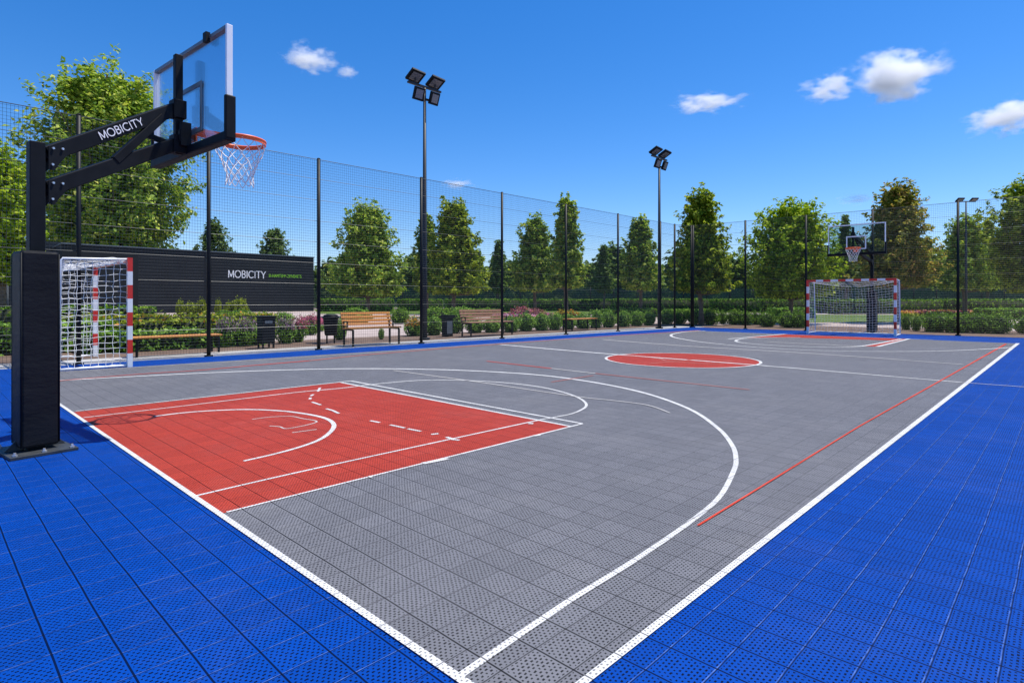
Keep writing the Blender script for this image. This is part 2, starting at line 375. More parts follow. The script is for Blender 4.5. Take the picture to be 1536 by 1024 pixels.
struct('court_border', MB().prism([p+Vector((0,0,-.05)) for p in bl], (0,0,.05)), M['blue'])
P_BL = U(24,561.6); P_FL = U(1043,496); P_FR = U(1527,515); P_NR = U(792,1089)
struct('court_surface', MB().poly([P_NR, P_FR, P_FL, P_BL], .0022), M['grey'])
ba, bb = U(92,608), U(696,1024)
def on_base(p, q):
    p = Vector(p); q = Vector(q); d = bb-ba; e = q-p
    t_ = ((p.x-ba.x)*e.y-(p.y-ba.y)*e.x)/(d.x*e.y-d.y*e.x); return ba+d*t_
LZ = [.0058]
def line(px, w, mat='white_line', w2=None, world=False, closed=False, name='painted_line'):
    pts = [Vector(p) for p in px] if world else [U(*p) for p in px]
    if len(pts) > 3 and not closed:                     # soften corners of curves
        out = []
        for i in range(len(pts)-1):
            p0 = pts[max(i-1,0)]; p1 = pts[i]; p2 = pts[i+1]; p3 = pts[min(i+2,len(pts)-1)]
            for k in range(6):
                t_ = k/6; out.append(.5*((2*p1)+(p2-p0)*t_+(2*p0-5*p1+4*p2-p3)*t_*t_+(3*p1-p0-3*p2+p3)*t_**3))
        pts = out+[pts[-1]]
    N = len(pts); w2 = w if w2 is None else w2; mb = MB(); z = LZ[0]; LZ[0] += .00006
    d1 = pts[0].y; d2 = pts[-1].y
    for i, p in enumerate(pts):
        if closed: d = pts[(i+1)%N]-pts[i-1]
        else: d = pts[min(i+1,N-1)]-pts[max(i-1,0)]
        d.normalize(); nn = Vector((-d.y, d.x, 0))
        dm_ = max(q.y for q in pts); d2 = dm_ if abs(dm_-d1) > abs(d2-d1) else d2
        ww = w if d1 == d2 else w+(w2-w)*((p.y-d1)/(d2-d1))**2
        mb.v += [p+nn*ww/2+ZV*z, p-nn*ww/2+ZV*z]
    for i in range(N if closed else N-1):
        j = (i+1) % N; mb.face((2*i, 2*i+1, 2*j+1, 2*j))
    return struct(name, mb, M[mat])
def c3(x, y): return (440+x/3.2, 530+y/3.2)
def c2(x, y): return (80+x/3.657, 530+y/3.657)
def cf(x, y): return (860+x/2.272, 480+y/2.272)
# painted areas
lane = [on_base(U(340,769), U(856,640)), U(856,640), U(512,573.6), on_base(U(115,618), U(512,573.6))]
struct('painted_key', MB().poly(lane, .0042), M['red'])
cc = U(1021,539.4); cr = 1.5
def circ(c, r, n=64): return [c+Vector((r*math.cos(2*math.pi*i/n), r*math.sin(2*math.pi*i/n), 0)) for i in range(n)]
struct('painted_circle', MB().poly(circ(cc, cr), .0042), M['red'])
struct('painted_key', MB().poly([U(1120,506.6), U(1178,501.5), U(1364,508.3), U(1316,520), U(1296,519.2), U(1338,510.6), U(1250,508), U(1180,506)], .0042), M['red'])
# lines
line([(24,561.6),(1527-735,1089)], .033, name='baseline')
line([(792,1089),(1527,515)], .030, w2=.085, name='sideline')
line([(24,561.6),(480,534.2),(780,512.6),(1043,496)], .03, w2=.05, mat='pale_line', name='sideline')
line([(690,1015),(850,905),(960,836),(1040,780),(1080,745),(1100,708),(1104,690),(1098,668),(1075,641),(1030,612),(960,588),(880,572),(800,562),(700,556),(600,553.5),(500,553.5),(400,556),(300,560),(180,566),(90,571)], .029, w2=.10, name='three_point_line')
line([(340,769),(873.5,636)], .020, w2=.028)
i0 = on_base(U(305,742), U(800,632))
line([tuple(i0), *[tuple(U(*c3(x,y))) for x, y in ((0,578),(600,447),(1150,328),(1250,309),(1340,290),(1390,268),(1406,252),(1400,236),(1370,215),(1310,192),(1200,165),(1050,145),(900,134),(740,129),(600,131),(480,140),(380,150),(230,168),(0,190),(-500,250),(-1008,310))]], .022, w2=.05, world=True, name='free_throw_line')
line([(114,617),(526,571.6)], .03, w2=.05)
line([(526,571.6),(874,636)], .05, w2=.034); line([(512,574),(856,640)], .05, w2=.034)
line([c2(*p) for p in ((555,347),(700,329),(850,317),(1000,310.5),(1100,310),(1200,314),(1300,322),(1420,340),(1500,361),(1537,388),(1531,420),(1482,463),(1400,500),(1250,545),(1045,593))], .045, w2=.028, name='restricted_arc')
line([c2(*p) for p in ((1090,364),(1180,352),(1300,347),(1360,358),(1445,378),(1290,414),(1240,404),(1185,400))], .016, mat='pale_line')
line([c2(1310,437), c2(1445,419)], .018, mat='pale_line')
for a_, b_ in (((128,166),(118,184)),((96,198),(84,206)),((82,214),(80,222)),((90,235),(132,249)),((158,267),(190,276)),((190,276),(218,290)),((370,325),(415,334)),((465,345),(535,360)),((550,364),(612,376)),((662,391),(697,387)),((735,404),(758,411)),((750,413),(797,419))):
    line([c3(*a_), c3(*b_)], .036 if a_[0] > 600 else .032)
line([c3(622,531), c3(742,507)], .05); line([c3(362,596), c3(375,594)], .04); line([c3(1128,338), c3(1152,339)], .05); line([c3(1155,398), c3(1185,393)], .04)
line([(750,517),(912,531),(1130,547.5),(1443,574)], .13, w2=.055, name='centre_line')
line([(1443,574),(1540,581)], .03, mat='pale_line')
line([tuple(p) for p in circ(cc, cr+.02, 64)], .055, world=True, closed=True, name='centre_circle')
line([(940,533.5),(985,537.5),(1005,541.5),(1060,539),(1100,542)], .07, mat='worn_red'); line([(975,545.5),(1010,543),(1050,545.5),(1085,546)], .06, mat='worn_red')
line([c2(*p) for p in ((0,155),(215,136),(500,113),(800,94),(1100,67),(1400,42))], .04, w2=.09, mat='red_line')
line([(463,541.5),(543,533),(627,526),(731,517.5),(900,505),(1050,495.6)], .09, w2=.16, mat='worn_red')
line([(1047,789.5),(1289,640),(1509,516)], .013, w2=.045, mat='red_line', name='touch_line')
line([(730,542),(827,553)], .05, mat='red_line'); line([(827,553),(893,560.5)], .05, mat='pale_line'); line([(893,560.5),(1124,585)], .045, w2=.03, mat='worn_red')
line([(827,573.5),(890,563.5)], .03, mat='worn_red')
line([(590,556),(700,571),(815,588),(877,597),(917,601),(970,608),(1005,620)], .04, w2=.018, mat='pale_line')
line([cf(*p) for p in ((450,37),(380,41),(340,48),(333,53),(342,59),(375,66),(450,77),(600,91.5),(800,103),(1000,107.5),(1200,107),(1350,102.5),(1500,94))], .10, w2=.08, name='three_point_line')
line([(904,509.5),(1036,519.6),(1212,530),(1445,547)], .11, w2=.05, mat='pale_line')
line([(1092,508.6),(1178,501.2)], .12); line([(1364,508.3),(1316,520.2)], .10); line([(1150,512.7),(1300,520)], .09, mat='pale_line')
line([(1200,506.4),(1150,506.5),(1116,508.3),(1104,511),(1112,514),(1150,517.5),(1210,520.3),(1270,520.8),(1305,517.5),(1352,508.6)], .09, name='free_throw_line')
line([(1060,497.3),(1400,509.8)], .05, mat='pale_line')
# ---------------------------------------------------------------- hoops
def hoop(name, label, P, yaw, f, bc, zb, W, H, moff, zs, rimc, rimr, text, padsz, poleh, glass):
    """P pole foot, f = horizontal direction the board faces, bc = board centre (xy), zb = board foot height"""
    root = tag(empty(name, P), label, 'basketball hoop', 'basketball hoops at the two ends of the court')
    c, s = math.cos(yaw), math.sin(yaw); x_ = Vector((c,s,0)); y_ = Vector((-s,c,0))
    rt = Vector((f.y,-f.x,0))                            # along the board
    M['plate'] = M.get('plate') or paint('dark_steel_plate', (.045,.05,.055), .5, .3, .3, 14)
    pl = MB().box(P+ZV*.012, x_*.215, y_*.25, ZV*.012)
    for i in (-1,1):
        pl.prism([P+x_*(i*.075)+ZV*.022, P+x_*(i*.20)+ZV*.022, P+x_*(i*.075)+ZV*.16], y_*.012)
    bp = build('base_plate', pl, M['plate'], root, bevel=.003)
    for i, j in ((-1,-1),(-1,1),(1,-1),(1,1),(0,-1),(0,1)):
        q = P+x_*(i*.18)+y_*(j*.215); build('bolt', MB().tube([q+ZV*.024, q+ZV*.036, q+ZV*.037, q+ZV*.052], [.018,.018,.010,.009], 6, sm=False), M['bolt'], bp)
    pw = .051
    po = MB().box(P+ZV*(poleh/2+.02), x_*pw, y_*pw, ZV*(poleh/2)); build('pole', po, M['black'], root, bevel=.006)
    pb = MB()
    pz0, pz1 = .05, .05+1.55
    pb.box(P+ZV*(pz0+pz1)/2, x_*padsz, y_*padsz, ZV*(pz1-pz0)/2)
    pd = build('padding', pb, M['pad'], root, bevel=.022)
    for i in (-1,1):
        for j in (-1,1):
            q = P+x_*(i*(padsz-.005))+y_*(j*(padsz-.005)); build('piping', MB().tube([q+ZV*(pz0+.02), q+ZV*(pz1-.02)], .007, 6), M['black'], pd)
    mp = Vector((bc.x,bc.y,0))+rt*moff-f*.13              # mast foot point
    # arms
    ad = (mp-P); ad.z = 0; an = ad.normalized(); asd = Vector((an.y,-an.x,0))
    letter = None
    ends = []
    for k, (z0, z1) in enumerate(zs):
        a = P+an*.075+ZV*z0; b = mp-an*.0+ZV*z1
        ar = build('arm', MB().beam(a, b, .08, .122, asd), M['black'], root, bevel=.006); ends.append((a,b))
        gs = MB(); gp = P+an*.06+ZV*z0
        for sd in (-1,1):
            o_ = asd*(sd*.052)
            gs.prism([gp+o_+ZV*.058+an*.0, gp+o_+an*.13+ZV*(.058+.13*(z1-z0)/ad.length), gp+o_+an*.15+ZV*(-.055+.15*(z1-z0)/ad.length), gp+o_+an*.08-ZV*.07, gp+o_+an*.045-ZV*.13, gp+o_-ZV*.13], asd*(sd*.006))
        gt = build('bracket', gs, M['black'], root)
        for dx, dz in ((.03,.03),(.10,.0),(.025,-.10)):
            q = gp+an*dx+ZV*(dz+dx*(z1-z0)/ad.length)
            build('bolt', MB().tube([q+asd*.058, q+asd*.072], .010, 6, sm=False), M['bolt'], gt)
        if text and k == 0:
            d = (b-a).normalized(); up = asd.cross(d)
            T = Matrix((( d.x, up.x, asd.x, 0),(d.y, up.y, asd.y, 0),(d.z, up.z, asd.z, 0),(0,0,0,1)))
            L = (b-a).length
            T.translation = a+d*(L*text[0])-up*.031+asd*.0445-up*.0
            stroke_text(text[2], .064, L*text[1], T, M['white_text'], ar)
    (a0,b0),(a1,b1) = ends
    m1 = a1.lerp(b1,.47)+ZV*.045+asd*.022; m2 = a0.lerp(b0,.87)-ZV*.03+asd*.022; m3 = m1.lerp(m2,.62); m4 = a1.lerp(b1,.95)+ZV*.03
    build('brace', MB().beam(m1, m2, .05, .07, asd), M['black'], root, bevel=.004)
    build('brace', MB().beam(m3-asd*.045, m4-asd*.02, .04, .05, asd), M['black'], root, bevel=.004)
    # mast behind the board
    ms = MB().box(mp+f*.03+ZV*(zb+H/2-.07), f*.035, rt*.034, ZV*(H/2-.01))
    for z in (zs[0][1], zs[1][1]): ms.box(mp+f*.028+ZV*z, f*.06, rt*.064, ZV*.09)
    mo = build('support_bar', ms, M['black'], root, bevel=.005)
    c0 = Vector((bc.x,bc.y,zb))
    br = MB().box(c0-f*.075+rt*(moff/2)+ZV*.12, f*.045, rt*(abs(moff)/2+.07), ZV*.06); br.box(c0-f*.06+ZV*.14, f*.05, rt*.075, ZV*.12)
    build('rim_bracket', br, M['black'], root, bevel=.005)
    # board
    gl = build('backboard', MB().box(c0+ZV*(H/2), f*.006, rt*(W/2-.03), ZV*(H/2-.03)), M[glass], root)
    t_ = .028
    for sd in (-1,1): build('frame', MB().box(c0+rt*(sd*(W/2-t_/2))+ZV*(H/2), f*t_, rt*(t_/2), ZV*(H/2)), M['frame'], gl, bevel=.003)
    for z in (t_*.6, H-t_*.6): build('frame_rail', MB().box(c0+ZV*z, f*(t_-.003), rt*(W/2-t_), ZV*(t_*.6)), M['rail'] if text else M['frame'], gl, bevel=.003)  # near rails darker than side frame: shade of board back put into colour
    clamp = MB().box(c0-f*.035+rt*(.27*W)+ZV*(H-.02), f*.02, rt*.035, ZV*.045); build('clamp', clamp, M['black'], gl)
    tg = MB(); tw, th, tl = .295*W/1.8, .225, .019; z0 = .17
    for fo in (-.0095, .0095):
        for sd in (-1,1): tg.box(c0+f*fo+rt*(sd*tw)+ZV*(z0+th), f*.002, rt*tl, ZV*(th+tl))
        for z in (z0, z0+2*th): tg.box(c0+f*fo+ZV*z, f*.002, rt*(tw-tl-.001), ZV*tl)
    build('target_square', tg, M['rail'] if text else M['frame'], gl)
    pdm = MB(); q = .05
    pdm.box(c0-ZV*.012, f*q, rt*(W/2+.02), ZV*.045)
    for sd in (-1,1): pdm.box(c0+rt*(sd*(W/2+.001))+ZV*.165, f*(q-.002), rt*.024, ZV*.20)
    build('edge_padding', pdm, M['black'], gl, bevel=.012)
    # rim and net
    N = 36; rc = Vector(rimc)
    ring = [rc+Vector((rimr*math.cos(2*math.pi*i/N), rimr*math.sin(2*math.pi*i/N), 0)) for i in range(N)]
    rb = MB().tube(ring, .013, 8, closed=True)
    for i in range(N):
        p, q_ = ring[i], ring[(i+1)%N]; e = (p-rc); e.z = 0; e.normalize(); e2 = (q_-rc); e2.z = 0; e2.normalize()
        rb.prism([p+e*.006-ZV*.036, q_+e2*.006-ZV*.036, q_-e2*.004-ZV*.036, p-e*.004-ZV*.036], ZV*.03)
    bp0 = c0+f*.03; hz = rc.z-.02
    back = Vector((bp0.x,bp0.y,hz)); rr = Vector((rc.x,rc.y,hz))-f*rimr
    rb.prism([back+rt*.09, back-rt*.09, rr-rt*.13+f*.03, rr-rt*.05-f*.002, rr+rt*.05-f*.002, rr+rt*.13+f*.03], ZV*.03)
    rb.box(back-ZV*.03+f*.004, f*.006, rt*.085, ZV*.07)
    rim = build('rim', rb, M['orange'], root)
    nt = MB(); K = 12; rows = 7; Lh = .45
    prof = [1.0,.93,.82,.70,.60,.545,.53,.56]
    def npt(i, r): 
        a = 2*math.pi*(i+.5*(r%2))/K; rad = rimr*prof[r]*(1+.03*math.sin(i*5.1+r*2.3)); zz = -.03-Lh*(r/rows)**.92+.012*math.sin(i*3.7+r)
        return rc+Vector((rad*math.cos(a), rad*math.sin(a), zz if r else -.02))
    for i in range(K):
        for r in range(rows):
            if r % 2 == 0: prs = ((i, i), (i, i-1))
            else: prs = ((i, i), (i, i+1))
            for u_, w_ in prs:
                p = npt(u_, r); q2 = npt(w_, r+1); mid = (p+q2)/2+ZV*(-.008)
                nt.tube([p, mid, q2], .0042, 4, cap=False)
    build('net', nt, M['cord'], rim)
    return root
yawA = math.atan2(A.y, A.x)
bcN = Vector((-3.275,5.89,0)); fN = Vector((.63,.777,0)).normalized()
hoop('basketball_hoop', 'near black basketball hoop with padded pole, lettered arm and glass board', Vector((-3.834,4.67,0)), yawA+R(7), fN, bcN, 2.73, 1.74, 1.02, -.02,
     ((2.40,3.12),(2.12,2.77)), (-2.95,6.29,2.94), .255, (.345,.335,'MOBICITY'), .125, 2.46, 'glass')
bcF = Vector((12.46,21.0,0))
hoop('basketball_hoop', 'far basketball hoop with white framed glass board standing behind the goal', Vector((13.75,22.15,0)), yawA, -A, bcF, 2.93, 1.84, 1.06, .12,
     ((3.05,3.62),(2.72,3.14)), (12.15,20.66,3.10), .235, None, .15, 3.25, 'glass_far')
# ---------------------------------------------------------------- goals
def goal(name, label, p0, p1, back, depth_top, depth, Hh=2.0):
    """p0,p1 feet of the two front posts; back = horizontal direction behind the mouth"""
    root = tag(empty(name, (p0+p1)/2), label, 'goal', 'handball goals at both ends')
    d = (p1-p0).normalized(); W = (p1-p0).length; h = .04
    for p in (p0, p1):
        mb = MB(); nb = 8
        for k in range(nb): mb.box(p+ZV*((k+.5)*Hh/nb), d*h, back*h, ZV*(Hh/nb/2), k % 2)
        build('post', mb, [M['goal_white'], M['goal_red']], root)
    mb = MB(); nb = 11; L = W-2*h
    for k in range(nb): mb.box(p0+d*(h+(k+.5)*L/nb)+ZV*(Hh-h), d*(L/nb/2), back*(h-.001), ZV*(h-.001), (k+1) % 2)
    build('crossbar', mb, [M['goal_white'], M['goal_red']], root)
    fr = MB(); r = .019
    q0, q1 = p0+back*depth, p1+back*depth; t0, t1 = p0+back*depth_top, p1+back*depth_top
    for p, q, t_ in ((p0,q0,t0),(p1,q1,t1)):
        fr.tube([p+ZV*.03+back*h, q+ZV*.03], r, 8)
        fr.tube([p+ZV*(Hh-.03)+back*h, t_+ZV*(Hh-.06), t_+back*.03+ZV*(Hh-.10), q+ZV*.03], r, 8)
    fr.tube([q0+ZV*.032, q1+ZV*.032], r, 8)
    build('frame', fr, M['goal_white'], root)
    nt = MB(); cr_ = .0054 if p0.y < 15 else .0036; rnd = random.Random(3)
    def surf(fn, nu, nv):
        P = [[fn(i/nu, j/nv) for j in range(nv+1)] for i in range(nu+1)]
        for i in range(nu+1): nt.tube(P[i], cr_, 3, cap=False)
        for j in range(nv+1): nt.tube([P[i][j] for i in range(nu+1)], cr_, 3, cap=False)
    def jit(p, k=.016): return p+Vector((rnd.uniform(-k,k), rnd.uniform(-k,k), rnd.uniform(-k,k)))
    nW = int(W/.105); nH = int(Hh/.105)
    def backf(u, v):
        a = (p0+d*W*u); sag = math.sin(math.pi*u)
        top = a+back*(depth_top-.02)+ZV*(Hh-.09-.17*sag); bot = a+back*depth+ZV*.05
        w = math.sin(math.pi*v); return jit(top.lerp(bot, v)+back*(.16*w*(.4+.6*sag)))
    surf(backf, nW, nH)
    def topf(u, v):
        a = (p0+d*W*u); sag = math.sin(math.pi*u)*v
        return jit(a+back*(h+(depth_top-h-.02)*v)+ZV*(Hh-.05-.04*v-.17*sag))
    surf(topf, nW, 8)
    for e in (p0+d*.01, p1-d*.01):
        def sidef(u, v):
            dd = depth_top+(depth-depth_top)*v; s_ = 1-.0*v
            return jit(e+back*(h+(dd-h)*u)+ZV*((Hh-.06-.05*u)*(1-v)+.05)+d*(.05*math.sin(math.pi*u)*math.sin(math.pi*v)))
        surf(sidef, 9, nH)
    build('net', nt, M['cord'], root)
    return root
g0 = U(194.5,550); g1 = g0+B*2.86
goal('handball_goal', 'red and white striped goal beside the near padded hoop pole', g0, g1, -A, .98, 1.03)
h0 = Vector((13.15,19.9,0)); h1 = Vector((11.08,21.72,0)); hb = Vector((.66,.75,0)).normalized()
goal('handball_goal', 'red and white striped goal under the far hoop', h0, h1, hb, .85, 1.05)
# ---------------------------------------------------------------- fences
FA, FBv = Vector((-6.62,12.95,0)), Vector((13.22,13.15,0)); FC = Vector((8.52,27.55,0)); FE = Vector((16.12,20.95,0))
def at_px(px, p, d):
    k = (px-CX)/F; t_ = (k*p.y-p.x)/(d.x-k*d.y); return p+d*t_
FH = 4.8
def fence(name, label, posts, opening=None):
    root = tag(empty(name, posts[len(posts)//2]), label, 'fence')
    for p in posts:
        mb = MB().tube([p-ZV*.04, p+ZV*FH], .042, 10); mb.tube([p+ZV*FH, p+ZV*(FH+.02)], [.046,.03], 10)
        mb.tube([p-ZV*.03, p+ZV*.01], .09, 10)
        build('post', mb, M['fence'], root)
    for a, b in zip(posts[:-1], posts[1:]):
        d = (b-a); L = d.length; d.normalize(); mb = MB(); a_, b_ = a+d*.045, b-d*.045
        nn = int(L/.055)
        for i in range(1, nn):
            p = a+d*(L*i/nn); z0 = .06
            if opening and opening[0] < (p-opening[2]).dot(opening[3]) < opening[1]: z0 = 2.15
            mb.tube([p+ZV*z0, p+ZV*(FH-.03)], .0025, 3, cap=False, sm=False)
        k = 0; z = .06
        while z < FH-.02:
            hv = k % 8 == 0; q0, q1 = a_, b_
            segs = [(q0, q1)]
            if opening and z < 2.14:
                s0 = (q0-opening[2]).dot(opening[3]); s1 = (q1-opening[2]).dot(opening[3]); segs = []
                if s0 < opening[0]: segs.append((q0, q0+d*(min(s1,opening[0])-s0)))
                if s1 > opening[1]: segs.append((q0+d*(max(s0,opening[1])-s0), q1))
            for e0, e1 in segs: mb.tube([e0+ZV*z, e1+ZV*z], .0056 if hv else .0026, 4 if hv else 3, cap=False, sm=False)
            z += .066; k += 1
        mb.tube([a_+ZV*(FH-.02), b_+ZV*(FH-.02)], .008, 5, cap=False)
        build('mesh_panel', mb, M['wire'], root)
    return root
fd = FBv.normalized()
lp = [at_px(x, FA, FBv) for x in (118,313,478,632,753,849,927,990.5,1012)]
lp = [lp[0]-fd*6.2, lp[0]-fd*3.1]+lp+[FC]
fence('mesh_fence', 'tall black mesh fence along the benches on the left side of court', lp, (-.05,1.60,g0+B*1.34-A*1.15,fd))
rp = [at_px(x, FC, FE-FC) for x in (1118,1209,1309,1437)]
ed = (FE-FC).normalized()
fence('mesh_fence', 'tall black mesh fence across the far end behind the goal', [FC+ed*.09]+rp+[rp[-1]+ed*3.0, rp[-1]+ed*6.0, rp[-1]+ed*9.0])
# ---------------------------------------------------------------- floodlights
def floodlight(name, label, p, top, kind=4, ad=None):
    root = tag(empty(name, p), label, 'floodlight', 'floodlight masts around the court')
    mb = MB().tube([p-ZV*.04, p+ZV*2.2, p+ZV*top], [.085,.075,.045], 14); mb.tube([p-ZV*.03, p+ZV*.03], .17, 14)
    build('pole', mb, M['lamp_pole'], root)
    ad = ad or A; n = Vector((ad.y,-ad.x,0)); t = p+ZV*top
    build('crossbar', MB().box(t-ZV*.02, ad*.66, n*.045, ZV*.03), M['lamp_pole'], root, bevel=.004)
    if kind == 4: build('crossbar', MB().box(t-ZV*.40-n*.02, ad*.36, n*.03, ZV*.03), M['lamp_pole'], root)
    def head(c, nrm, w, hgt, th=.042):
        nrm = nrm.normalized(); s_ = (ad-nrm*ad.dot(nrm)).normalized(); u_ = nrm.cross(s_)
        hb_ = build('lamp_head', MB().box(c, s_*w, u_*hgt, nrm*th), M['black'], root, bevel=.012)
        build('lens', MB().box(c+nrm*(th+.002), s_*(w*.68), u_*(hgt*.68), nrm*.004), M['lens'], hb_)
        fin = MB()
        for i in range(-3,4): fin.box(c-nrm*(th+.02)+s_*(w*.22*i), s_*.006, u_*(hgt*.8), nrm*.02)
        build('cooling_fin', fin, M['black'], hb_)
    if kind == 4:
        for sgn in (-1,1):
            c = t+ad*(.40*sgn)+ZV*.22+n*.05
            build('bracket', MB().beam(t+ad*(.40*sgn), c, .05, .03), M['lamp_pole'], root)
            head(c, n*.42-ZV*.80+A*-.1, .25, .23)
            c2_ = t+ad*(.31*sgn)-ZV*.34+n*.10
            build('bracket', MB().beam(t+ad*(.31*sgn)-ZV*.40, c2_-n*.05, .05, .03), M['lamp_pole'], root)
            head(c2_, n*.9-ZV*.34+ad*(.08*sgn), .19, .20)
    else:
        for sgn in (-1,1): head(t+ad*(.5*sgn)+ZV*.08+n*.08, n*.5-ZV*.8, .24, .2)
    return root
l1 = U(637,507.6)
floodlight('floodlight_mast', 'tall floodlight mast with four lamps beside the wooden bench', l1, 8.15)
l2 = U(989,491.5)
floodlight('floodlight_mast', 'four-lamp floodlight mast near the far corner of the fence', l2, 7.75)
floodlight('floodlight_mast', 'small distant two-lamp floodlight mast right of the far hoop', ray(1449,42), 8.45, 2, Vector((1,0,0)))
# ---------------------------------------------------------------- benches and bins
def bench(label, p, L, back=True, wood='wood', sh=.44):
    """p = front left foot, runs along A, faces the court"""
    root = tag(empty('park_bench', p+A*(L/2)+B*.22), label, 'bench', 'benches behind the left fence')
    D_ = .46; z = -.03
    for i in (0, 1):
        q = p+A*(.03 if i == 0 else L-.03)
        mb = MB().box(q+ZV*(sh/2-.02), A*.022, B*.022, ZV*(sh/2)); build('leg', mb, M['black'], root, bevel=.003)
        r_ = q+B*D_
        if back: mb = MB().beam(r_+ZV*z, r_+ZV*sh, .044, .044, A).beam(r_+ZV*sh, r_+B*.14+ZV*(sh+.44), .044, .04, A)
        else: mb = MB().box(r_+ZV*(sh/2-.02), A*.022, B*.022, ZV*(sh/2))
        build('leg', mb, M['black'], root, bevel=.003)
        build('seat_support', MB().beam(q+ZV*(sh-.02), r_+ZV*(sh-.02), .04, .04), M['black'], root)
        if back: build('armrest', MB().beam(q+B*.30+ZV*(sh), q+B*.30+ZV*(sh+.2), .03, .03, A).beam(q+B*.28+ZV*(sh+.2), r_+B*.06+ZV*(sh+.2), .04, .03), M['black'], root)
    st = MB()
    for k in range(4): st.box(p+A*(L/2)+B*(-.01+.045+k*.118)+ZV*(sh+.02), A*(L/2+.05), B*.052, ZV*.018)
    build('seat', st, M[wood], root, bevel=.006)
    if back:
        bk = MB(); sl = Vector((B.x*.14,B.y*.14,.44)).normalized(); nr = sl.cross(A).normalized()
        for k in range(4):
            c = p+A*(L/2)+B*D_+ZV*sh+sl*(.12+k*.105)+nr*(.032 if nr.dot(B) < 0 else -.032)
            bk.box(c, A*(L/2+.03), sl*.038, nr*.013)
        build('backrest', bk, M[wood], root, bevel=.005)
    return root
bench('low backless bench with orange wood seat behind the near goal', Vector((-8.2,12.62,0)), 1.75, False, 'wood', .38)
bench('wooden bench with slatted backrest left of the tall floodlight mast', U(528,518.6), 1.55)
bench('weathered slatted bench right of the tall floodlight mast', U(705.5,504.2), 2.1, True, 'wood2')
bench('farthest plain bench with thin wooden seat before the bush row', U(857.5,495.6), 1.75, False, 'wood', .44)
# square bin
p = U(399,520); r0 = tag(empty('litter_bin', p), 'square black litter bin on short legs by lavender shrubs', 'litter bin', 'litter bins by the path')
bx = MB(); zt = .80
bx.box(p+ZV*.43, A*.17, B*.17, ZV*.33); build('body', bx, M['bin'], r0, bevel=.008)
build('lid', MB().box(p+ZV*.79, A*.185, B*.185, ZV*.028), M['bin'], r0, bevel=.008)
for i in (-1,1):
    for j in (-1,1): build('leg', MB().box(p+A*(.14*i)+B*(.14*j)+ZV*.035, A*.02, B*.02, ZV*.065), M['bin'], r0)
build('slot', MB().box(p-B*.1715+ZV*.66, A*.10, B*.003, ZV*.035), M['rail'], r0)
p = U(496,513); r0 = tag(empty('litter_bin', p), 'round dark litter bin on two legs left of the bench', 'litter bin', 'litter bins by the path')
build('body', MB().lathe(p, [(.15,.20),(.175,.24),(.215,.70),(.22,.72)], 20), M['bin'], r0)
build('rim', MB().lathe(p, [(.235,.70),(.235,.76),(.20,.77)], 20), M['bin'], r0)
build('lid', MB().lathe(p, [(.21,.765),(.20,.80),(.10,.83)], 20), M['bin'], r0)
for i in (-1,1): build('leg', MB().box(p+A*(.12*i)+ZV*.09, A*.018, B*.018, ZV*.13), M['bin'], r0)
p = U(671,503.5); r0 = tag(empty('litter_bin', p), 'slim black litter bin with overhanging lid left of weathered bench', 'litter bin', 'litter bins by the path')
build('body', MB().prism([p+A*a_+B*b_+ZV*-.02 for a_, b_ in ((-.15,-.13),(.15,-.13),(.15,.13),(-.15,.13))], ZV*.62), M['bin'], r0, bevel=.01)
build('hood', MB().prism([p-A*.17+B*.15+ZV*.60, p+A*.15+B*.15+ZV*.60, p+A*.24+B*.15+ZV*.66, p+A*.24+B*.15+ZV*.72, p-A*.17+B*.15+ZV*.74], -B*.30), M['bin'], r0, bevel=.008)
build('door_frame', MB().box(p-B*.1335+ZV*.30, A*.12, B*.004, ZV*.22), M['rail'], r0)
# ---------------------------------------------------------------- black wall building
wd = Vector((.7113,.7029,0)).normalized(); wn = Vector((wd.y,-wd.x,0))
wl = Vector((-43.8,56.5,0)); wr = Vector((-25.5,74.6,0)); WH = 6.86; wback = Vector((-wd.y, wd.x, 0))
wr0 = tag(empty('dark_building', (wl+wr)/2), 'long low charcoal clad building with white and lime lettering', 'building')
wm = MB().prism([wl-ZV*.06, wr-ZV*.06, wr+wback*9-ZV*.06, wl+wback*9-ZV*.06], ZV*(WH+.0)); build('wall', wm, M['wall'], wr0)
cp = MB(); cp.box((wl+wr)/2+wback*4.5+ZV*(WH+.0), wd*((wr-wl).length/2+.08), wback*4.58, ZV*.06); build('roof_coping', cp, M['rail'], wr0)
rb = MB().prism([wl-wd*3.5+wback*7+ZV*-.05, wl+wd*2+wback*7-ZV*.05, wl+wd*2+wback*13-ZV*.05, wl-wd*3.5+wback*13-ZV*.05], ZV*7.6); build('rear_block', rb, M['lamp_pole'], wr0)
def wall_pt(px): return at_px(px, wl, wr-wl)
def wall_text(body, x0, x1, y, size, mat):
    q = wall_pt(x0); q2 = wall_pt(x1); z = CAMH+(HZ-y)/F*q.y
    T = Matrix(((wd.x,0,wn.x,0),(wd.y,0,wn.y,0),(0,1,wn.z,0),(0,0,0,1))); T.translation = q+wn*.02+ZV*z
    lettering(body, size, T, mat, wr0, width=(q2-q).length)
q = wall_pt(342.5); q2 = wall_pt(398); T = Matrix(((wd.x,0,wn.x,0),(wd.y,0,wn.y,0),(0,1,wn.z,0),(0,0,0,1))); T.translation = q+wn*.02+ZV*(CAMH+(HZ-415.8)/F*q.y)
stroke_text('MOBICITY', .80, (q2-q).length, T, M['white_text'], wr0)
wall_text('EI-HAMTEPM-ZPIVEHETS', 403.5, 452, 415.6, .56, M['green_text'])
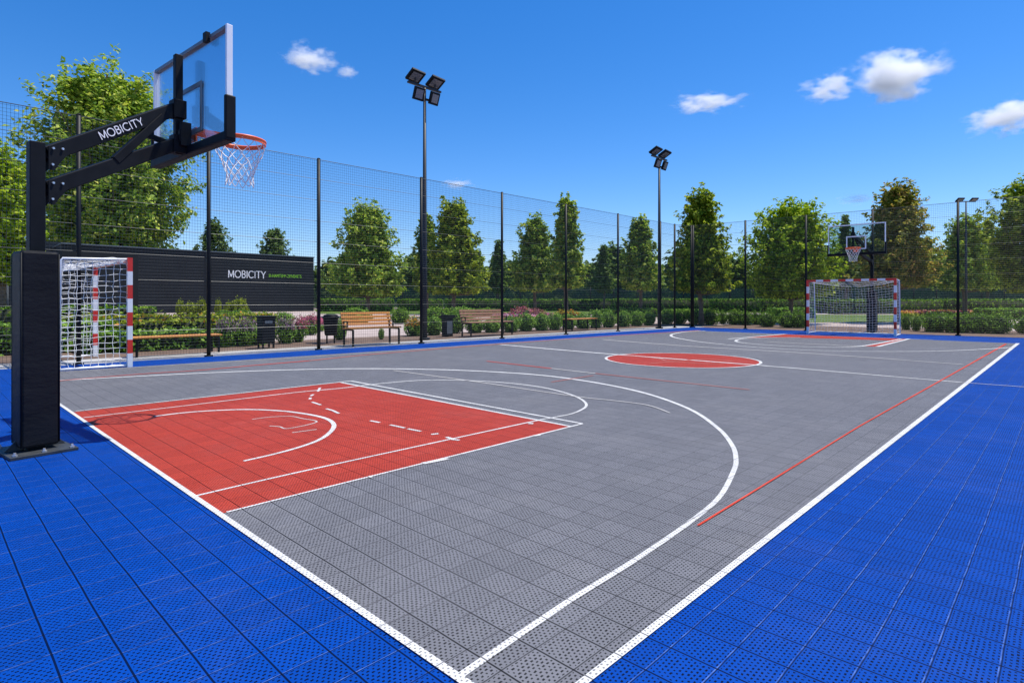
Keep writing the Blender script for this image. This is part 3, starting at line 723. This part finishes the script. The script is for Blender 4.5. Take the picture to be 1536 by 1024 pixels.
# ---------------------------------------------------------------- foliage
def leaf_mesh(name, C, Nn, Sz, mats, mi=None, extra=None, rng=None, flat=.55):
    n = len(C); d = rng.normal(size=(n,3)); d -= Nn*(d*Nn).sum(1,keepdims=True); d /= np.linalg.norm(d,axis=1,keepdims=True)
    e = np.cross(Nn, d); s = Sz[:,None]
    V = np.empty((n,4,3)); V[:,0] = C+d*s*.62; V[:,1] = C+e*s*flat*.62+Nn*s*.14; V[:,2] = C-d*s*.62; V[:,3] = C-e*s*flat*.62+Nn*s*.14
    V = V.reshape(-1,3); nf = n; fi = np.arange(4*n); ls = np.arange(0,4*n,4); lt = np.full(n,4); mm = np.zeros(n,int) if mi is None else mi
    me = bpy.data.meshes.new(name)
    if extra is not None:
        ev = np.array([tuple(v) for v in extra.v]); V2 = np.vstack([V, ev]); off = len(V)
        ef = [len(f) for f in extra.f]; fi = np.concatenate([fi, np.array([off+i for f in extra.f for i in f])])
        lt = np.concatenate([lt, np.array(ef)]); ls = np.concatenate([[0], np.cumsum(lt)[:-1]]); mm = np.concatenate([mm, np.array(extra.mi)]); V = V2
    me.vertices.add(len(V)); me.vertices.foreach_set('co', V.ravel().astype(np.float32))
    me.loops.add(len(fi)); me.loops.foreach_set('vertex_index', fi.astype(np.int32))
    me.polygons.add(len(lt)); me.polygons.foreach_set('loop_start', ls.astype(np.int32)); me.polygons.foreach_set('loop_total', lt.astype(np.int32))
    me.polygons.foreach_set('material_index', mm.astype(np.int32)); me.update(calc_edges=True); me.validate()
    for m in mats: me.materials.append(m)
    return me
def tree(name, label, pos, H, hb, Rr, style, mat, nl, ls, seed, group='trees beyond the fence', tw=None):
    rng = np.random.default_rng(seed); root = tag(empty(name, pos), label, 'tree', group)
    # envelope
    def env(t):
        if style == 'round': return np.clip(np.sin(np.pi*np.clip(.14+.82*t,0,1))**.65, .05, 1)
        if style == 'cone': return np.clip((1-t)**.85*(.55+.45*np.minimum(1,t*6)), .02, 1)
        return np.clip(np.minimum(1,.80+1.3*t)*(1-t)**.54, .08, 1)
    ns = int(56+nl/170); C = []; NN = []; limbs = []
    nsp = 0 if style == 'cone' else 11
    per = nl*.86/(ns+nsp*.35)
    for i in range(ns+nsp):
        spike = i >= ns; az = i*2.39996+rng.uniform(-.5,.5)
        if not spike:
            t = ((i+rng.uniform(0,1))/ns)**1.05*.93; e = float(env(np.array(t)))
            z1 = hb+(H-hb)*t; r1 = Rr*e*rng.uniform(.66,1.13)
            rise = r1*(rng.uniform(.45,1.0) if style != 'cone' else rng.uniform(-.15,.2))*(1+1.0*t)
            z0 = max(hb*.85, z1-rise); m = int(per*(.35+1.2*e)*rng.uniform(.7,1.3)); sgk = 1.0
        else:                                           # upright leader shoots that break the top of the crown
            t = rng.uniform(.86,1.0) if i > ns else 1.0; r1 = Rr*rng.uniform(.05,.5)*(1.15-t)*3.2 if i > ns else .02*Rr
            z1 = hb+(H-hb)*t; z0 = hb+(H-hb)*(t-.34); m = int(per*.35); sgk = .62
        end = np.array([r1*math.cos(az), r1*math.sin(az), z1]); k0 = .05 if not spike else .45
        st = np.array([k0*r1*math.cos(az), k0*r1*math.sin(az), z0])
        if i % max(1,ns//26) == 0: limbs.append((st, end))
        nc = 5; ctr = rng.integers(0,nc,m); tq = .22+.78*(ctr+.6)/nc+rng.normal(0,.03,m)
        P = st[None]*(1-tq[:,None])+end[None]*tq[:,None]
        P[:,2] -= (np.sin(np.pi*np.clip(tq,0,1))*.10*r1)*(1 if style != 'cone' else -.2)
        offs = rng.normal(size=(nc,3))*Rr*.060*sgk; sg = (Rr*.076*sgk*(1.2-.72*tq))[:,None]
        P = P+offs[ctr]+rng.normal(size=(m,3))*sg*np.array([1,1,.75])
        out = P-np.array([0,0,hb+.35*(H-hb)]); out /= (np.linalg.norm(out,axis=1,keepdims=True)+1e-6)
        nn = rng.normal(size=(m,3))*.55+out*.45+np.array([.15,0,.65]); nn /= np.linalg.norm(nn,axis=1,keepdims=True)
        C.append(P); NN.append(nn)
    # inner fill
    m = int(nl*.14); tt = rng.uniform(.02,.85,m); rr = Rr*env(tt)*.62*np.sqrt(rng.uniform(0,1,m)); az = rng.uniform(0,2*np.pi,m)
    P = np.stack([rr*np.cos(az), rr*np.sin(az), hb+(H-hb)*tt],1); nn = rng.normal(size=(m,3)); nn /= np.linalg.norm(nn,axis=1,keepdims=True); C.append(P); NN.append(nn)
    C = np.vstack(C); NN = np.vstack(NN); kp = C[:,2] > hb*rng.uniform(.88,1.04,len(C)); big = np.ones(len(C)); big[-m:] = 1.5; C = C[kp]; NN = NN[kp]; big = big[kp]; Sz = ls*rng.uniform(.6,1.35,len(C)); Sz *= big
    me = leaf_mesh('crown', C, NN, Sz, [], rng=rng); link('crown', me, M[mat], root)
    tb = MB(); tw = tw or H*.018; ph = rng.uniform(0,6)
    axis = [Vector((math.sin(ph+k)*tw*.5*(k>0), math.cos(ph*2+k)*tw*.5*(k>0), H*.92*k/8-(.08 if k == 0 else 0))) for k in range(9)]
    tb.tube([v+Vector(pos) for v in axis], [tw*(1.25 if k == 0 else 1)*(1-.105*k) for k in range(9)], 9)
    for st, end in limbs:
        a = Vector(st); b = Vector(end); c = a.lerp(b,.5)+ZV*(-.06*(b-a).length); w = tw*.36*(1-.6*a.z/H)
        tb.tube([v+Vector(pos) for v in (a, c, b.lerp(a,.12))], [w, w*.6, w*.2], 5, cap=False)
    build('trunk', tb, M['bark'], root)
    return root
def tree_px(label, px, ty, by, x0, x1, d, style, mat, nl, lpx, seed, name='leafy_tree', **k):
    sc = d/F; H = (HZ-ty)*sc+CAMH; hb = CAMH+(HZ-by)*sc; Rr = (x1-x0)/2*sc*1.10
    return tree(name, label, ray(px, d, -.06), H+.06, hb, Rr, style, mat, int(nl*2.3), lpx*sc*.66, seed, **k)
tree_px('huge bright leafy tree rising behind the near hoop and charcoal building', 165, 84, 385, 64, 274, 80, 'round', 'leaf_b', 19000, 9.0, 11)
tree_px('yellow green tree cut by the left edge of the photo', 2, 205, 420, -62, 46, 52, 'round', 'leaf_c', 6500, 8.5, 12)
tree_px('small bushy tree peeking over the charcoal roof just right of the huge tree', 321, 326, 392, 290, 350, 98, 'vase', 'leaf_far', 2200, 5, 13)
tree_px('small pointed tree above the right end of the charcoal roof', 412, 339, 396, 384, 441, 98, 'vase', 'leaf_far', 2200, 5, 14)
tree_px('broad dense tree between charcoal building and tall floodlight mast', 551, 296, 440, 488, 616, 48, 'vase', 'leaf_b', 8500, 7, 15)
tree_px('slim dark tree half hidden behind the tall floodlight mast', 640, 318, 432, 614, 668, 56, 'vase', 'leaf_b', 4200, 6.5, 16)
tree_px('pointed tree with upright shoots just right of tall floodlight mast', 681, 289, 436, 628, 732, 46, 'vase', 'leaf_a', 7000, 7, 17)
tree_px('dense dark tree directly left of the tall slender tree', 803, 318, 432, 762, 846, 50, 'vase', 'leaf_b', 6000, 6.5, 18)
tree_px('tall slender tree rising above the fence behind the farthest bench', 850, 287, 426, 820, 886, 44, 'vase', 'leaf_b', 5200, 6.5, 19)
tree_px('medium dark tree just left of the far corner mast', 960, 319, 430, 924, 994, 47, 'vase', 'leaf_b', 5500, 6.2, 20)
tree_px('tall upright tree with slim bare trunk right of the far mast', 1052, 274, 432, 1003, 1102, 30.7, 'vase', 'leaf_a', 7500, 7, 21)
tree_px('broad lime green tree left of the far backboard', 1187, 291, 442, 1122, 1252, 33, 'round', 'leaf_c', 9000, 7, 22)
tree_px('tree with browning leaf tips right behind the far backboard', 1345, 264, 424, 1280, 1402, 34, 'vase', 'leaf_d', 8500, 7, 23)
tree_px('mid green tree by the small distant lamp mast', 1448, 318, 430, 1404, 1491, 46, 'vase', 'leaf_b', 6000, 6.2, 24)
tree_px('large dark tree cut by the right edge of the photo', 1550, 250, 432, 1490, 1612, 30, 'round', 'leaf_a', 9000, 7, 25)
tree_px('dark conifer peeping up between lime tree and far backboard', 1268, 316, 432, 1246, 1290, 62, 'cone', 'leaf_far', 2600, 5.5, 26, name='conifer')
tree_px('dark conifer right of the mid green tree on the right', 1481, 326, 436, 1458, 1504, 66, 'cone', 'leaf_far', 2600, 5.5, 27, name='conifer')
tree_px('narrow far conifer between two trees left of far mast', 906, 362, 438, 888, 924, 74, 'cone', 'leaf_far', 2000, 5, 28, name='conifer')
tree_px('narrow far conifer right of the pointed tree by the mast', 748, 356, 438, 728, 768, 74, 'cone', 'leaf_far', 2000, 5, 29, name='conifer')
# background belt of trees
protos = []
for k, (st, sd) in enumerate((('vase',41),('round',42),('cone',43),('vase',44))):
    t_ = tree('background_tree', 'dark distant tree in the belt closing the park', Vector((-60+40*k,130,-.06)), 12.5, 2.4, 5.2 if st != 'cone' else 3.6, st, 'leaf_far', 2600, .85, sd, 'distant trees closing the park', .2)
    protos.append(t_)
rnd = random.Random(5); xs = [-40+i*34 for i in range(50)]
BT = []
for i, px in enumerate(xs):
    d = rnd.uniform(88,128); pr = protos[i % 4]
    o = pr if i < 4 else copy_tree(pr)
    if i >= 4: tag(o, 'dark distant tree in the belt closing the park', 'tree', 'distant trees closing the park')
    ty = rnd.uniform(352,392) if px > 470 else rnd.uniform(392,410)
    h_ = CAMH+(HZ-ty)*d/F; sc = h_/12.5
    o.location = ray(px+rnd.uniform(-10,10), d, -.06); o.scale = (sc*rnd.uniform(.95,1.35),)*2+(sc,); o.rotation_euler.z = rnd.uniform(0,6.28)
for i in range(34):
    o = copy_tree(protos[(i*3) % 4]); tag(o, 'dark distant tree in the belt closing the park', 'tree', 'distant trees closing the park')
    d = rnd.uniform(134,146); px = 430+i*36+rnd.uniform(-12,12); h_ = (HZ-rnd.uniform(386,408))*d/F-.6; sc = h_/12.5
    o.location = ray(px, d, 1.8); o.scale = (sc*1.7, sc*1.7, sc); o.rotation_euler.z = rnd.uniform(0,6.28)
# hedges (clipped) and bushes
def hedge_mesh(L, W, H, n, ls, seed, mat2=None, wob=.05, core=True):
    rng = np.random.default_rng(seed); C = []; NN = []
    ar = [L*W, L*H, L*H, W*H, W*H]; ar = np.array(ar)/sum(ar)
    cnt = (ar*n).astype(int); nrm = [(0,0,1),(0,-1,0),(0,1,0),(-1,0,0),(1,0,0)]
    for k in range(5):
        m = cnt[k]; a = rng.uniform(-1,1,m); b = rng.uniform(-1,1,m); h = rng.uniform(0,1,m)
        if k == 0: P = np.stack([a*L/2, b*W/2, np.full(m,H)],1)
        elif k < 3: P = np.stack([a*L/2, np.full(m,(-W/2,W/2)[k-1]), h*H],1)
        else: P = np.stack([np.full(m,(-L/2,L/2)[k-3]), b*W/2, h*H],1)
        C.append(P); NN.append(np.tile(nrm[k],(m,1)))
    C = np.vstack(C); NN = np.vstack(NN).astype(float)
    lump = np.sin(C[:,0]*3.1+seed)*np.sin(C[:,0]*7.3+C[:,2]*5+seed*2)*wob
    C = C+NN*(lump[:,None]+rng.normal(0,wob*.7,(len(C),1)))-NN*wob; C[:,2] = np.clip(C[:,2], .02, None)
    N2 = NN*.6+rng.normal(size=NN.shape)*.6+np.array([0,0,.25]); N2 /= np.linalg.norm(N2,axis=1,keepdims=True)
    mi = np.zeros(len(C),int)
    if mat2: mi[(C[:,2] > H*.86) & (rng.uniform(size=len(C)) < .10)] = 2
    ex = MB()
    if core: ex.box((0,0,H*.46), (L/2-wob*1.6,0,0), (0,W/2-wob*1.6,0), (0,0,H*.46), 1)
    return leaf_mesh('foliage', C, N2, ls*rng.uniform(.6,1.3,len(C)), [], mi, ex if core else None, rng)
def bush_mesh(n, ls, seed, flower=0.0, grassy=False):
    """unit bush: radius about 1, height about 1.6, open at the foot"""
    rng = np.random.default_rng(seed); th = rng.uniform(0,2*np.pi,n); cz = rng.uniform(-.62,1,n)
    sz = np.sqrt(1-cz**2); lump = 1+.16*np.sin(3*th+seed)*np.sin(4*cz+seed*1.7)+.12*np.sin(7*th+5*cz+seed)
    r = lump*rng.uniform(.72,1.04,n)**.6; P = np.stack([r*sz*np.cos(th), r*sz*np.sin(th), .62+.92*r*cz],1)
    low = np.clip((.55-P[:,2])/.55,0,1); P[:,:2] *= (1-.38*low)[:,None]; P[:,2] = np.clip(P[:,2], .03, None)
    o = np.stack([sz*np.cos(th), sz*np.sin(th), cz],1); nn = o*.6+rng.normal(size=(n,3))*.6+np.array([0,0,.3]); nn /= np.linalg.norm(nn,axis=1,keepdims=True)
    # stray shoots
    m = n//9; i = rng.integers(0,n,m); P[i] *= (1+rng.uniform(.03,.17,(m,1)))
    mi = np.zeros(n,int)
    if flower: mi[(P[:,2] > .85) & (rng.uniform(size=n) < flower)] = 2
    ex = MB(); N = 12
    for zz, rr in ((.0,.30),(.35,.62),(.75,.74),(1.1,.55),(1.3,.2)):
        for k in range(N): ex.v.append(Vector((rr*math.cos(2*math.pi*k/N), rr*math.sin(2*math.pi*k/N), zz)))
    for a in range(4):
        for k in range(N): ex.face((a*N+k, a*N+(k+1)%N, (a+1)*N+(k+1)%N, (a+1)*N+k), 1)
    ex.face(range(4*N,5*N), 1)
    return leaf_mesh('bush', P, nn, ls*rng.uniform(.6,1.35,n), [], mi, ex, rng)
BM = {}
for k in range(3):
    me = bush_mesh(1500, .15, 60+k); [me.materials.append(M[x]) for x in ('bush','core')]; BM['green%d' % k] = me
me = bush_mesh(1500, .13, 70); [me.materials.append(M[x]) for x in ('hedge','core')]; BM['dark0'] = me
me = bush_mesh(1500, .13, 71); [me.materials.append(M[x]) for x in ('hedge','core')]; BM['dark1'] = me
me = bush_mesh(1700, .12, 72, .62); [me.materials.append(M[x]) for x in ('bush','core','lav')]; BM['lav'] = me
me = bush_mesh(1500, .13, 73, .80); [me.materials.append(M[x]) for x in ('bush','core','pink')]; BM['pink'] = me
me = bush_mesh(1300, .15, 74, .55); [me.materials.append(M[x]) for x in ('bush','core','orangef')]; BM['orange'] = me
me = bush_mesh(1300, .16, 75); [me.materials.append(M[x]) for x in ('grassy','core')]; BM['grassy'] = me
ORDW = ('first','second','third','fourth','fifth','sixth','seventh','eighth','ninth','tenth','eleventh','twelfth')
def bush(kind, label, px, by, w, ty, group=None, name='bush', cat='bush', d=None, wz=1.0):
    p = U(px, by) if d is None else ray(px, d); d = p.y; sc = d/F
    h = (by-ty)*sc if d is None else None
    h = CAMH+(HZ-ty)*sc; r = w/2*sc*.95
    o = bpy.data.objects.new(name, BM[kind]); COL.objects.link(o); o.location = (p.x,p.y,-.05)
    o.scale = (r, r*wz, (h+.05)/1.50); o.rotation_euler.z = rnd.uniform(0,6.28)
    return tag(o, label, cat, group)
GR = 'rounded bushes in the row behind the left fence'
row = [(621,502,32,477,'orange','bush with orange flower tips right behind tall floodlight mast foot'),(650,501,30,476,'green0','green bush between the floodlight mast and the slim bin'),(684,498,24,468,'green1','taller green bush just right of the slim bin'),
       (712,497.5,30,478,'green2','left green bush behind the weathered bench seat'),(738,497,30,478,'green0','right green bush behind the weathered bench seat'),(766,496.5,28,475,'green1','green bush at the right end of the weathered bench')]
for i, (x, y, w, t_, k, l_) in enumerate(row): bush(k, l_, x, y, w, t_, GR)
for i, (x, y, w, t_) in enumerate(((788,495,30,471),(812,494.3,27,471.5),(832,493.4,24,471.5),(852,492.5,24,472),(874,491.5,26,471),(894,490.5,24,466),(913,489.6,24,467),(935,488.8,25,467.5),(955,487.6,24,468),(973,486.6,22,468))):
    bush('green%d' % (i % 3), 'green bush, %s from the weathered bench in the long row toward far mast' % ORDW[i], x, y, w, t_, GR)
GE = 'clipped bushes in the bed behind the far fence'
for i, (x, y, w, t_) in enumerate(((1000,485,24,466),(1020,484.6,22,466),(1042,485,24,465),(1066,485.5,30,465),(1084,484.6,16,467),(1101,486,26,466),(1118,486.4,26,468),(1134,486,18,468),(1151,489,28,468),(1182,490,30,469),(1199,490.4,24,469))):
    bush(('green%d' % (i % 3)) if i < 3 else 'dark%d' % (i % 2), 'clipped dark green bush, %s from the far mast toward the far goal' % ORDW[i], x, y, w, t_, GE)
for i, (x, y, w, t_, l_) in enumerate(((1359,493.5,16,473,'narrow small bush touching the right side of far goal'),(1374.5,495,14,475,'small dark bush second to the right of far goal'),(1404,496.5,44,470,'wide dark bush left of the right end fence post'),(1436,497.5,46,471,'wide dark bush directly behind the right end fence post'),(1467,498,44,471,'wide dark bush just right of the right end fence post'),(1498,499,38,472,'last wide bush of the hedge row right of the fence post'),(1540,499,34,475,'dark bush cut by the right edge of the photo'))):
    bush('dark%d' % (i % 2), l_, x, y, w, t_, GE)
for x, y, w, t_, l_ in ((338,518,32,479,'lavender flowered shrub left of the square bin'),(367,516.5,34,479,'lavender flowered shrub touching the square bin')): bush('lav', l_, x, y, w, t_, 'flowering shrubs by the square bin', 'flowering_shrub', 'shrub')
bush('lav', 'dusky pink shrub directly right of the square bin', 428, 513, 32, 478, 'flowering shrubs by the square bin', 'flowering_shrub', 'shrub')
bush('pink', 'pink flowered shrub midway between the square bin and round bin', 447, 511, 26, 478, 'flowering shrubs by the square bin', 'flowering_shrub', 'shrub')
for x, y, w, t_, k, l_ in ((467,500,26,474,'pink','bright pink shrub behind the round bin'),(510,508,20,480,'green1','small green plant hanging by the round bin'),(572,507,9,493,'green2','tiny green plant under the wooden bench seat'),
    (785,480,44,462,'pink','low pink flower clump behind the green row'),(806,481,30,465,'pink','pink flower clump left of tall slender tree trunk'),(850,479,44,466,'orange','low orange flower clump behind the long bush row'),(600,484,30,463,'dark0','dark green bush behind the wooden bench backrest'),(655,484,40,462,'dark1','wide dark bush behind the floodlight mast'),(690,483,40,462,'green2','bushy light green shrub behind the slim bin'),
    (535,485,44,463,'green0','light green shrub just above wooden bench back'),(335,486,34,467,'dark0','dark green shrub above the lavender shrubs'),(362,485,34,466,'green1','green shrub above and left of the square bin'),(395,484,30,469,'dark1','dark shrub behind the square bin'),(425,483,30,469,'green2','low green shrub right above square bin lid')):
    bush(k, l_, x, y, w, t_, None, 'flowering_shrub' if k in ('pink','orange') else 'bush', 'shrub' if k in ('pink','orange') else 'bush')
for x, w, t_, l_ in ((270,12,452,'thin yellow green shrub against charcoal wall, far left'),(287,20,455,'bushy yellow green shrub against the charcoal wall'),(303,12,450,'slim yellow green shrub on the wall just left of the fence post'),(327,10,451,'thin yellow green shrub on the wall just right of the fence post'),(345,18,454,'mid yellow shrub below the white wall lettering'),(360,22,449,'tallest yellow green shrub below white wall lettering')):
    bush('grassy', l_, x, 470, w, t_, 'yellow green shrubs along the charcoal wall', d=50)
# hedges: (px0, px1, distance, height, depth)
def hedge(label, a, b, h, w, kind='hedge', n=2600, ls=.14, fl=None, group=None, seed=1, wob=.06):
    a = Vector(a); b = Vector(b); L = (b-a).length; me = hedge_mesh(L, w, h, n, ls, seed, fl, wob)
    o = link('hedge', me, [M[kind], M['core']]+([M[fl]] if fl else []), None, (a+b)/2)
    o.location.z = -.05; o.rotation_euler.z = math.atan2(b.y-a.y, b.x-a.x); return tag(o, label, 'hedge', group)
hh = [(-20,120,62,1.5,'clipped hedge behind the near hoop pole at far left'),(478,590,72,1.55,'dark clipped hedge behind wooden bench below the broad tree'),(598,662,76,1.5,'short clipped hedge crossing behind the tall floodlight mast'),(668,790,70,1.5,'long dark clipped hedge behind the weathered bench'),(796,915,74,1.5,'dark hedge below the tall slender tree'),(920,1060,72,1.55,'long dark hedge behind the far mast'),(1070,1140,68,1.5,'clipped hedge behind fence right of upright tree'),(1148,1240,62,1.45,'clipped hedge under the lime green tree'),(1250,1404,58,1.4,'long clipped hedge seen through the far goal'),(1410,1600,60,1.45,'long dark hedge behind fence at the right edge')]
for i, (x0, x1, d, h, l_) in enumerate(hh): hedge(l_, ray(x0,d), ray(x1,d+2), h, 1.6, 'hedge', 3000, .22, None, 'clipped hedges across the park', 80+i)
hh = [(640,745,50,.60,'low light green hedge strip left of the weathered bench'),(905,985,46,.62,'low hedge behind the long bush row near far mast'),(1000,1060,44,.6,'low hedge strip behind bushes right of far mast'),(1160,1215,42,.75,'low hedge beside the left post of far goal'),(1470,1600,40,.75,'low dark hedge at right edge behind the wide bushes')]
for i, (x0, x1, d, h, l_) in enumerate(hh): hedge(l_, ray(x0,d), ray(x1,d+1), h, 1.2, 'bush', 2200, .17, None, 'low hedges across the park', 95+i)
# striped planting behind the low bench
pa = Vector((-9.8,14.2,0))
for i, (o_, h, fl, kd, l_) in enumerate(((0,.50,None,'bush','front grassy hedge row behind the low backless bench'),(1.5,.72,'orangef','grassy','middle hedge row with orange flower tops behind low bench'),(3.2,.84,'orangef','grassy','back hedge row with orange flower tops behind low bench'))):
    hedge(l_, pa+B*o_-A*.6, pa+B*o_+A*(3.6+.9*i), h, .9, kd, 2600, .10, fl, 'flower hedge rows behind the low bench', 110+i, .05)
hedge('low clipped hedge left of the padded hoop pole, lower one', Vector((-13.2,12.2,0)), Vector((-10.4,15.0,0)), .75, .9, 'bush', 2600, .10, None, 'hedges left of the hoop pole', 120)
hedge('clipped hedge left of the padded hoop pole, upper one', Vector((-20,18.2,0)), Vector((-14.5,23.5,0)), 1.05, 1.0, 'hedge', 2600, .13, None, 'hedges left of the hoop pole', 121)
# flower bed and lawns
def lawn(pts, z): return struct('lawn', MB().poly([ray(x, d) for x, d in pts], z), M['lawn'])
lawn([(480,58),(900,56),(960,88),(470,90)], -.045); lawn([(1150,34),(1420,36),(1440,54),(1120,56)], -.045); lawn([(-60,30),(70,30),(80,58),(-60,58)], -.045); lawn([(900,64),(1700,60),(1700,140),(880,140)], -.044)
def flower_bed(label, x0, x1, d0, d1, mats, n, seed):
    rng = np.random.default_rng(seed); x = rng.uniform(x0,x1,n); d = rng.uniform(d0,d1,n)
    C = np.stack([(x-CX)/F*d, d, rng.uniform(.02,.40,n)],1); nn = rng.normal(size=(n,3))*.5+np.array([0,-.3,.8]); nn /= np.linalg.norm(nn,axis=1,keepdims=True)
    mi = np.where(C[:,2] > .24, rng.integers(1,len(mats),n), 0)
    me = leaf_mesh('flower_bed', C, nn, .2*rng.uniform(.6,1.3,n), [], mi, None, rng); return tag(link('flower_bed', me, [M[m] for m in mats]), label, 'flower bed', None, 'stuff')
flower_bed('band of yellow and pink flowers right of the far goal', 1352, 1480, 46, 52, ['grassy','orangef','pink'], 2600, 5)
flower_bed('pink flower carpet behind the round bin', 452, 486, 24, 29, ['bush','pink','pink'], 1600, 6)
flower_bed('pink and red flower band behind the weathered bench row', 740, 830, 34, 40, ['bush','pink','lav'], 2000, 7)
bk = MB(); nb_ = 30
for i in range(nb_+1):
    xx = -160+440*i/nb_
    for yy, zz in ((122,-.1),(134,2.1+.5*math.sin(xx*.05)),(150,3.2+.8*math.sin(xx*.03+1)),(190,3.0)): bk.v.append(Vector((xx,yy,zz)))
for i in range(nb_):
    for k in range(3): bk.face((4*i+k, 4*i+4+k, 4*i+5+k, 4*i+1+k), 0, True)
struct('grass_bank', bk, M['meadow'])
# far screened fence
fr_ = tag(empty('screen_fence', ray(1000,84)), 'distant low fence with green screen cloth across the whole park', 'fence')
x = -60
while x < 75:
    p = Vector((x,84+.02*x,0)); build('post', MB().tube([p-ZV*.06, p+ZV*3.3], .07, 6), M['fence'], fr_)
    q = Vector((x+3.4,84+.02*(x+3.4),0)); build('screen_panel', MB().prism([p+ZV*.1, q+ZV*.1, q+ZV*3.15, p+ZV*3.15], (0,.012,0)), M['screen'], fr_)
    x += 3.4
# ---------------------------------------------------------------- clouds
def cloud_mat(name, dens, sc, seed):
    m = bpy.data.materials.new(name); m.use_nodes = True; t = NT(m.node_tree); t.n.remove(t.n['Principled BSDF'])
    pos = t.node('ShaderNodeTexCoord').outputs['Object']
    off = t.vm('ADD', pos, (seed*3.1, seed*1.7, seed*.9))
    n = t.noise(off, sc, 6, .62); n2 = t.noise(off, sc*.45, 2)
    r = t.vm('LENGTH', pos)
    f = t.m('ADD', t.m('SUBTRACT', .52, t.m('MULTIPLY', r, 1.05)), t.m('ADD', t.m('MULTIPLY', t.m('SUBTRACT', n.outputs[0], .5), 2.1), t.m('MULTIPLY', t.m('SUBTRACT', n2.outputs[0], .5), 1.3)))
    mask = t.m('SUBTRACT', 1.0, t.m('MULTIPLY', r, r), clamp=True)
    f = t.m('MULTIPLY', t.m('MULTIPLY', f, 2.4, clamp=True), t.m('MULTIPLY', mask, dens))
    v = t.node('ShaderNodeVolumePrincipled'); v.inputs['Color'].default_value = (1,1,1,1); v.inputs['Anisotropy'].default_value = .2
    t.l.new(f, v.inputs['Density']); t.l.new(v.outputs[0], t.n['Material Output'].inputs['Volume'])
    return m
def cloud(label, px, py, w, h, dens, seed, d=1500.0, sc=2.7):
    me = bpy.data.meshes.new('cloud'); N = 20; mb = MB()
    for i in range(11):
        th = math.pi*i/10
        for k in range(N): mb.v.append(Vector((math.sin(th)*math.cos(2*math.pi*k/N), math.sin(th)*math.sin(2*math.pi*k/N), math.cos(th)))*1.02)
    for i in range(10):
        for k in range(N): mb.face((i*N+k, i*N+(k+1)%N, (i+1)*N+(k+1)%N, (i+1)*N+k))
    o = build('cloud', mb, cloud_mat('cloud_vapour', dens, sc, seed))
    sc_ = d/F; o.location = ((px-CX)*sc_, d, CAMH+(HZ-py)*sc_); o.scale = (w*sc_*.62, w*sc_*.5, h*sc_*.62)
    return tag(o, label, 'cloud', 'small fair weather clouds')
cloud('small white cloud right of the near backboard', 466, 88, 100, 54, .045, 1)
cloud('faint wisp just right of the small left cloud', 522, 108, 46, 26, .035, 2)
cloud('flat white cloud above and right of the far floodlight mast', 1062, 154, 124, 36, .05, 3)
cloud('thin ragged cloud left of the biggest cloud', 1246, 131, 98, 44, .05, 4)
cloud('biggest puffy white cloud upper right', 1347, 113, 150, 84, .055, 5)
cloud('white cloud cut by the right edge of the sky', 1512, 176, 140, 70, .055, 6)
cloud('faint low cloud above the far backboard', 1285, 300, 74, 22, .02, 7)
cloud('faint low wisp right of the tall floodlight mast', 690, 277, 66, 20, .03, 8)
# ---------------------------------------------------------------- light, sky, camera
SUN_EL, SUN_AZ = R(70), math.atan2(.93, .36)          # azimuth from +Y towards +X
w = bpy.data.worlds.new('World'); S.world = w; w.use_nodes = True; t = NT(w.node_tree)
sky = t.node('ShaderNodeTexSky', sky_type='NISHITA'); sky.sun_disc = False; sky.sun_elevation = SUN_EL; sky.sun_rotation = SUN_AZ
sky.altitude = 300; sky.air_density = 1.0; sky.dust_density = .3; sky.ozone_density = 3.0
hs = t.node('ShaderNodeHueSaturation'); hs.inputs['Saturation'].default_value = 1.38; hs.inputs['Value'].default_value = 1.06
t.l.new(sky.outputs[0], hs.inputs['Color'])
bg = t.n['Background']; t.l.new(t.mix(1.0, hs.outputs[0], (.88,.88,1.03,1), 'MULTIPLY'), bg.inputs[0]); bg.inputs[1].default_value = .13
sd = bpy.data.lights.new('sun', 'SUN'); sd.energy = 5.0; sd.angle = R(.53); sd.color = (1,.955,.89)
so = bpy.data.objects.new('sun', sd); COL.objects.link(so)
sv = Vector((math.sin(SUN_AZ)*math.cos(SUN_EL), math.cos(SUN_AZ)*math.cos(SUN_EL), math.sin(SUN_EL)))
so.rotation_euler = sv.to_track_quat('Z','Y').to_euler(); so.location = sv*60
cd = bpy.data.cameras.new('camera'); cd.sensor_width = 36; cd.lens = F/1536*36; cd.shift_y = -(512-HZ)/1536; cd.clip_end = 6000; cd.clip_start = .05
co = bpy.data.objects.new('camera', cd); COL.objects.link(co); co.location = (0,0,CAMH); co.rotation_euler = (R(90),0,0); S.camera = co
S.view_settings.view_transform = 'Standard'; S.view_settings.look = 'None'; S.view_settings.exposure = .30; S.view_settings.gamma = 1
S.cycles.volume_bounces = 12; S.cycles.max_bounces = 14; S.cycles.transparent_max_bounces = 24; S.cycles.volume_step_rate = 1.0
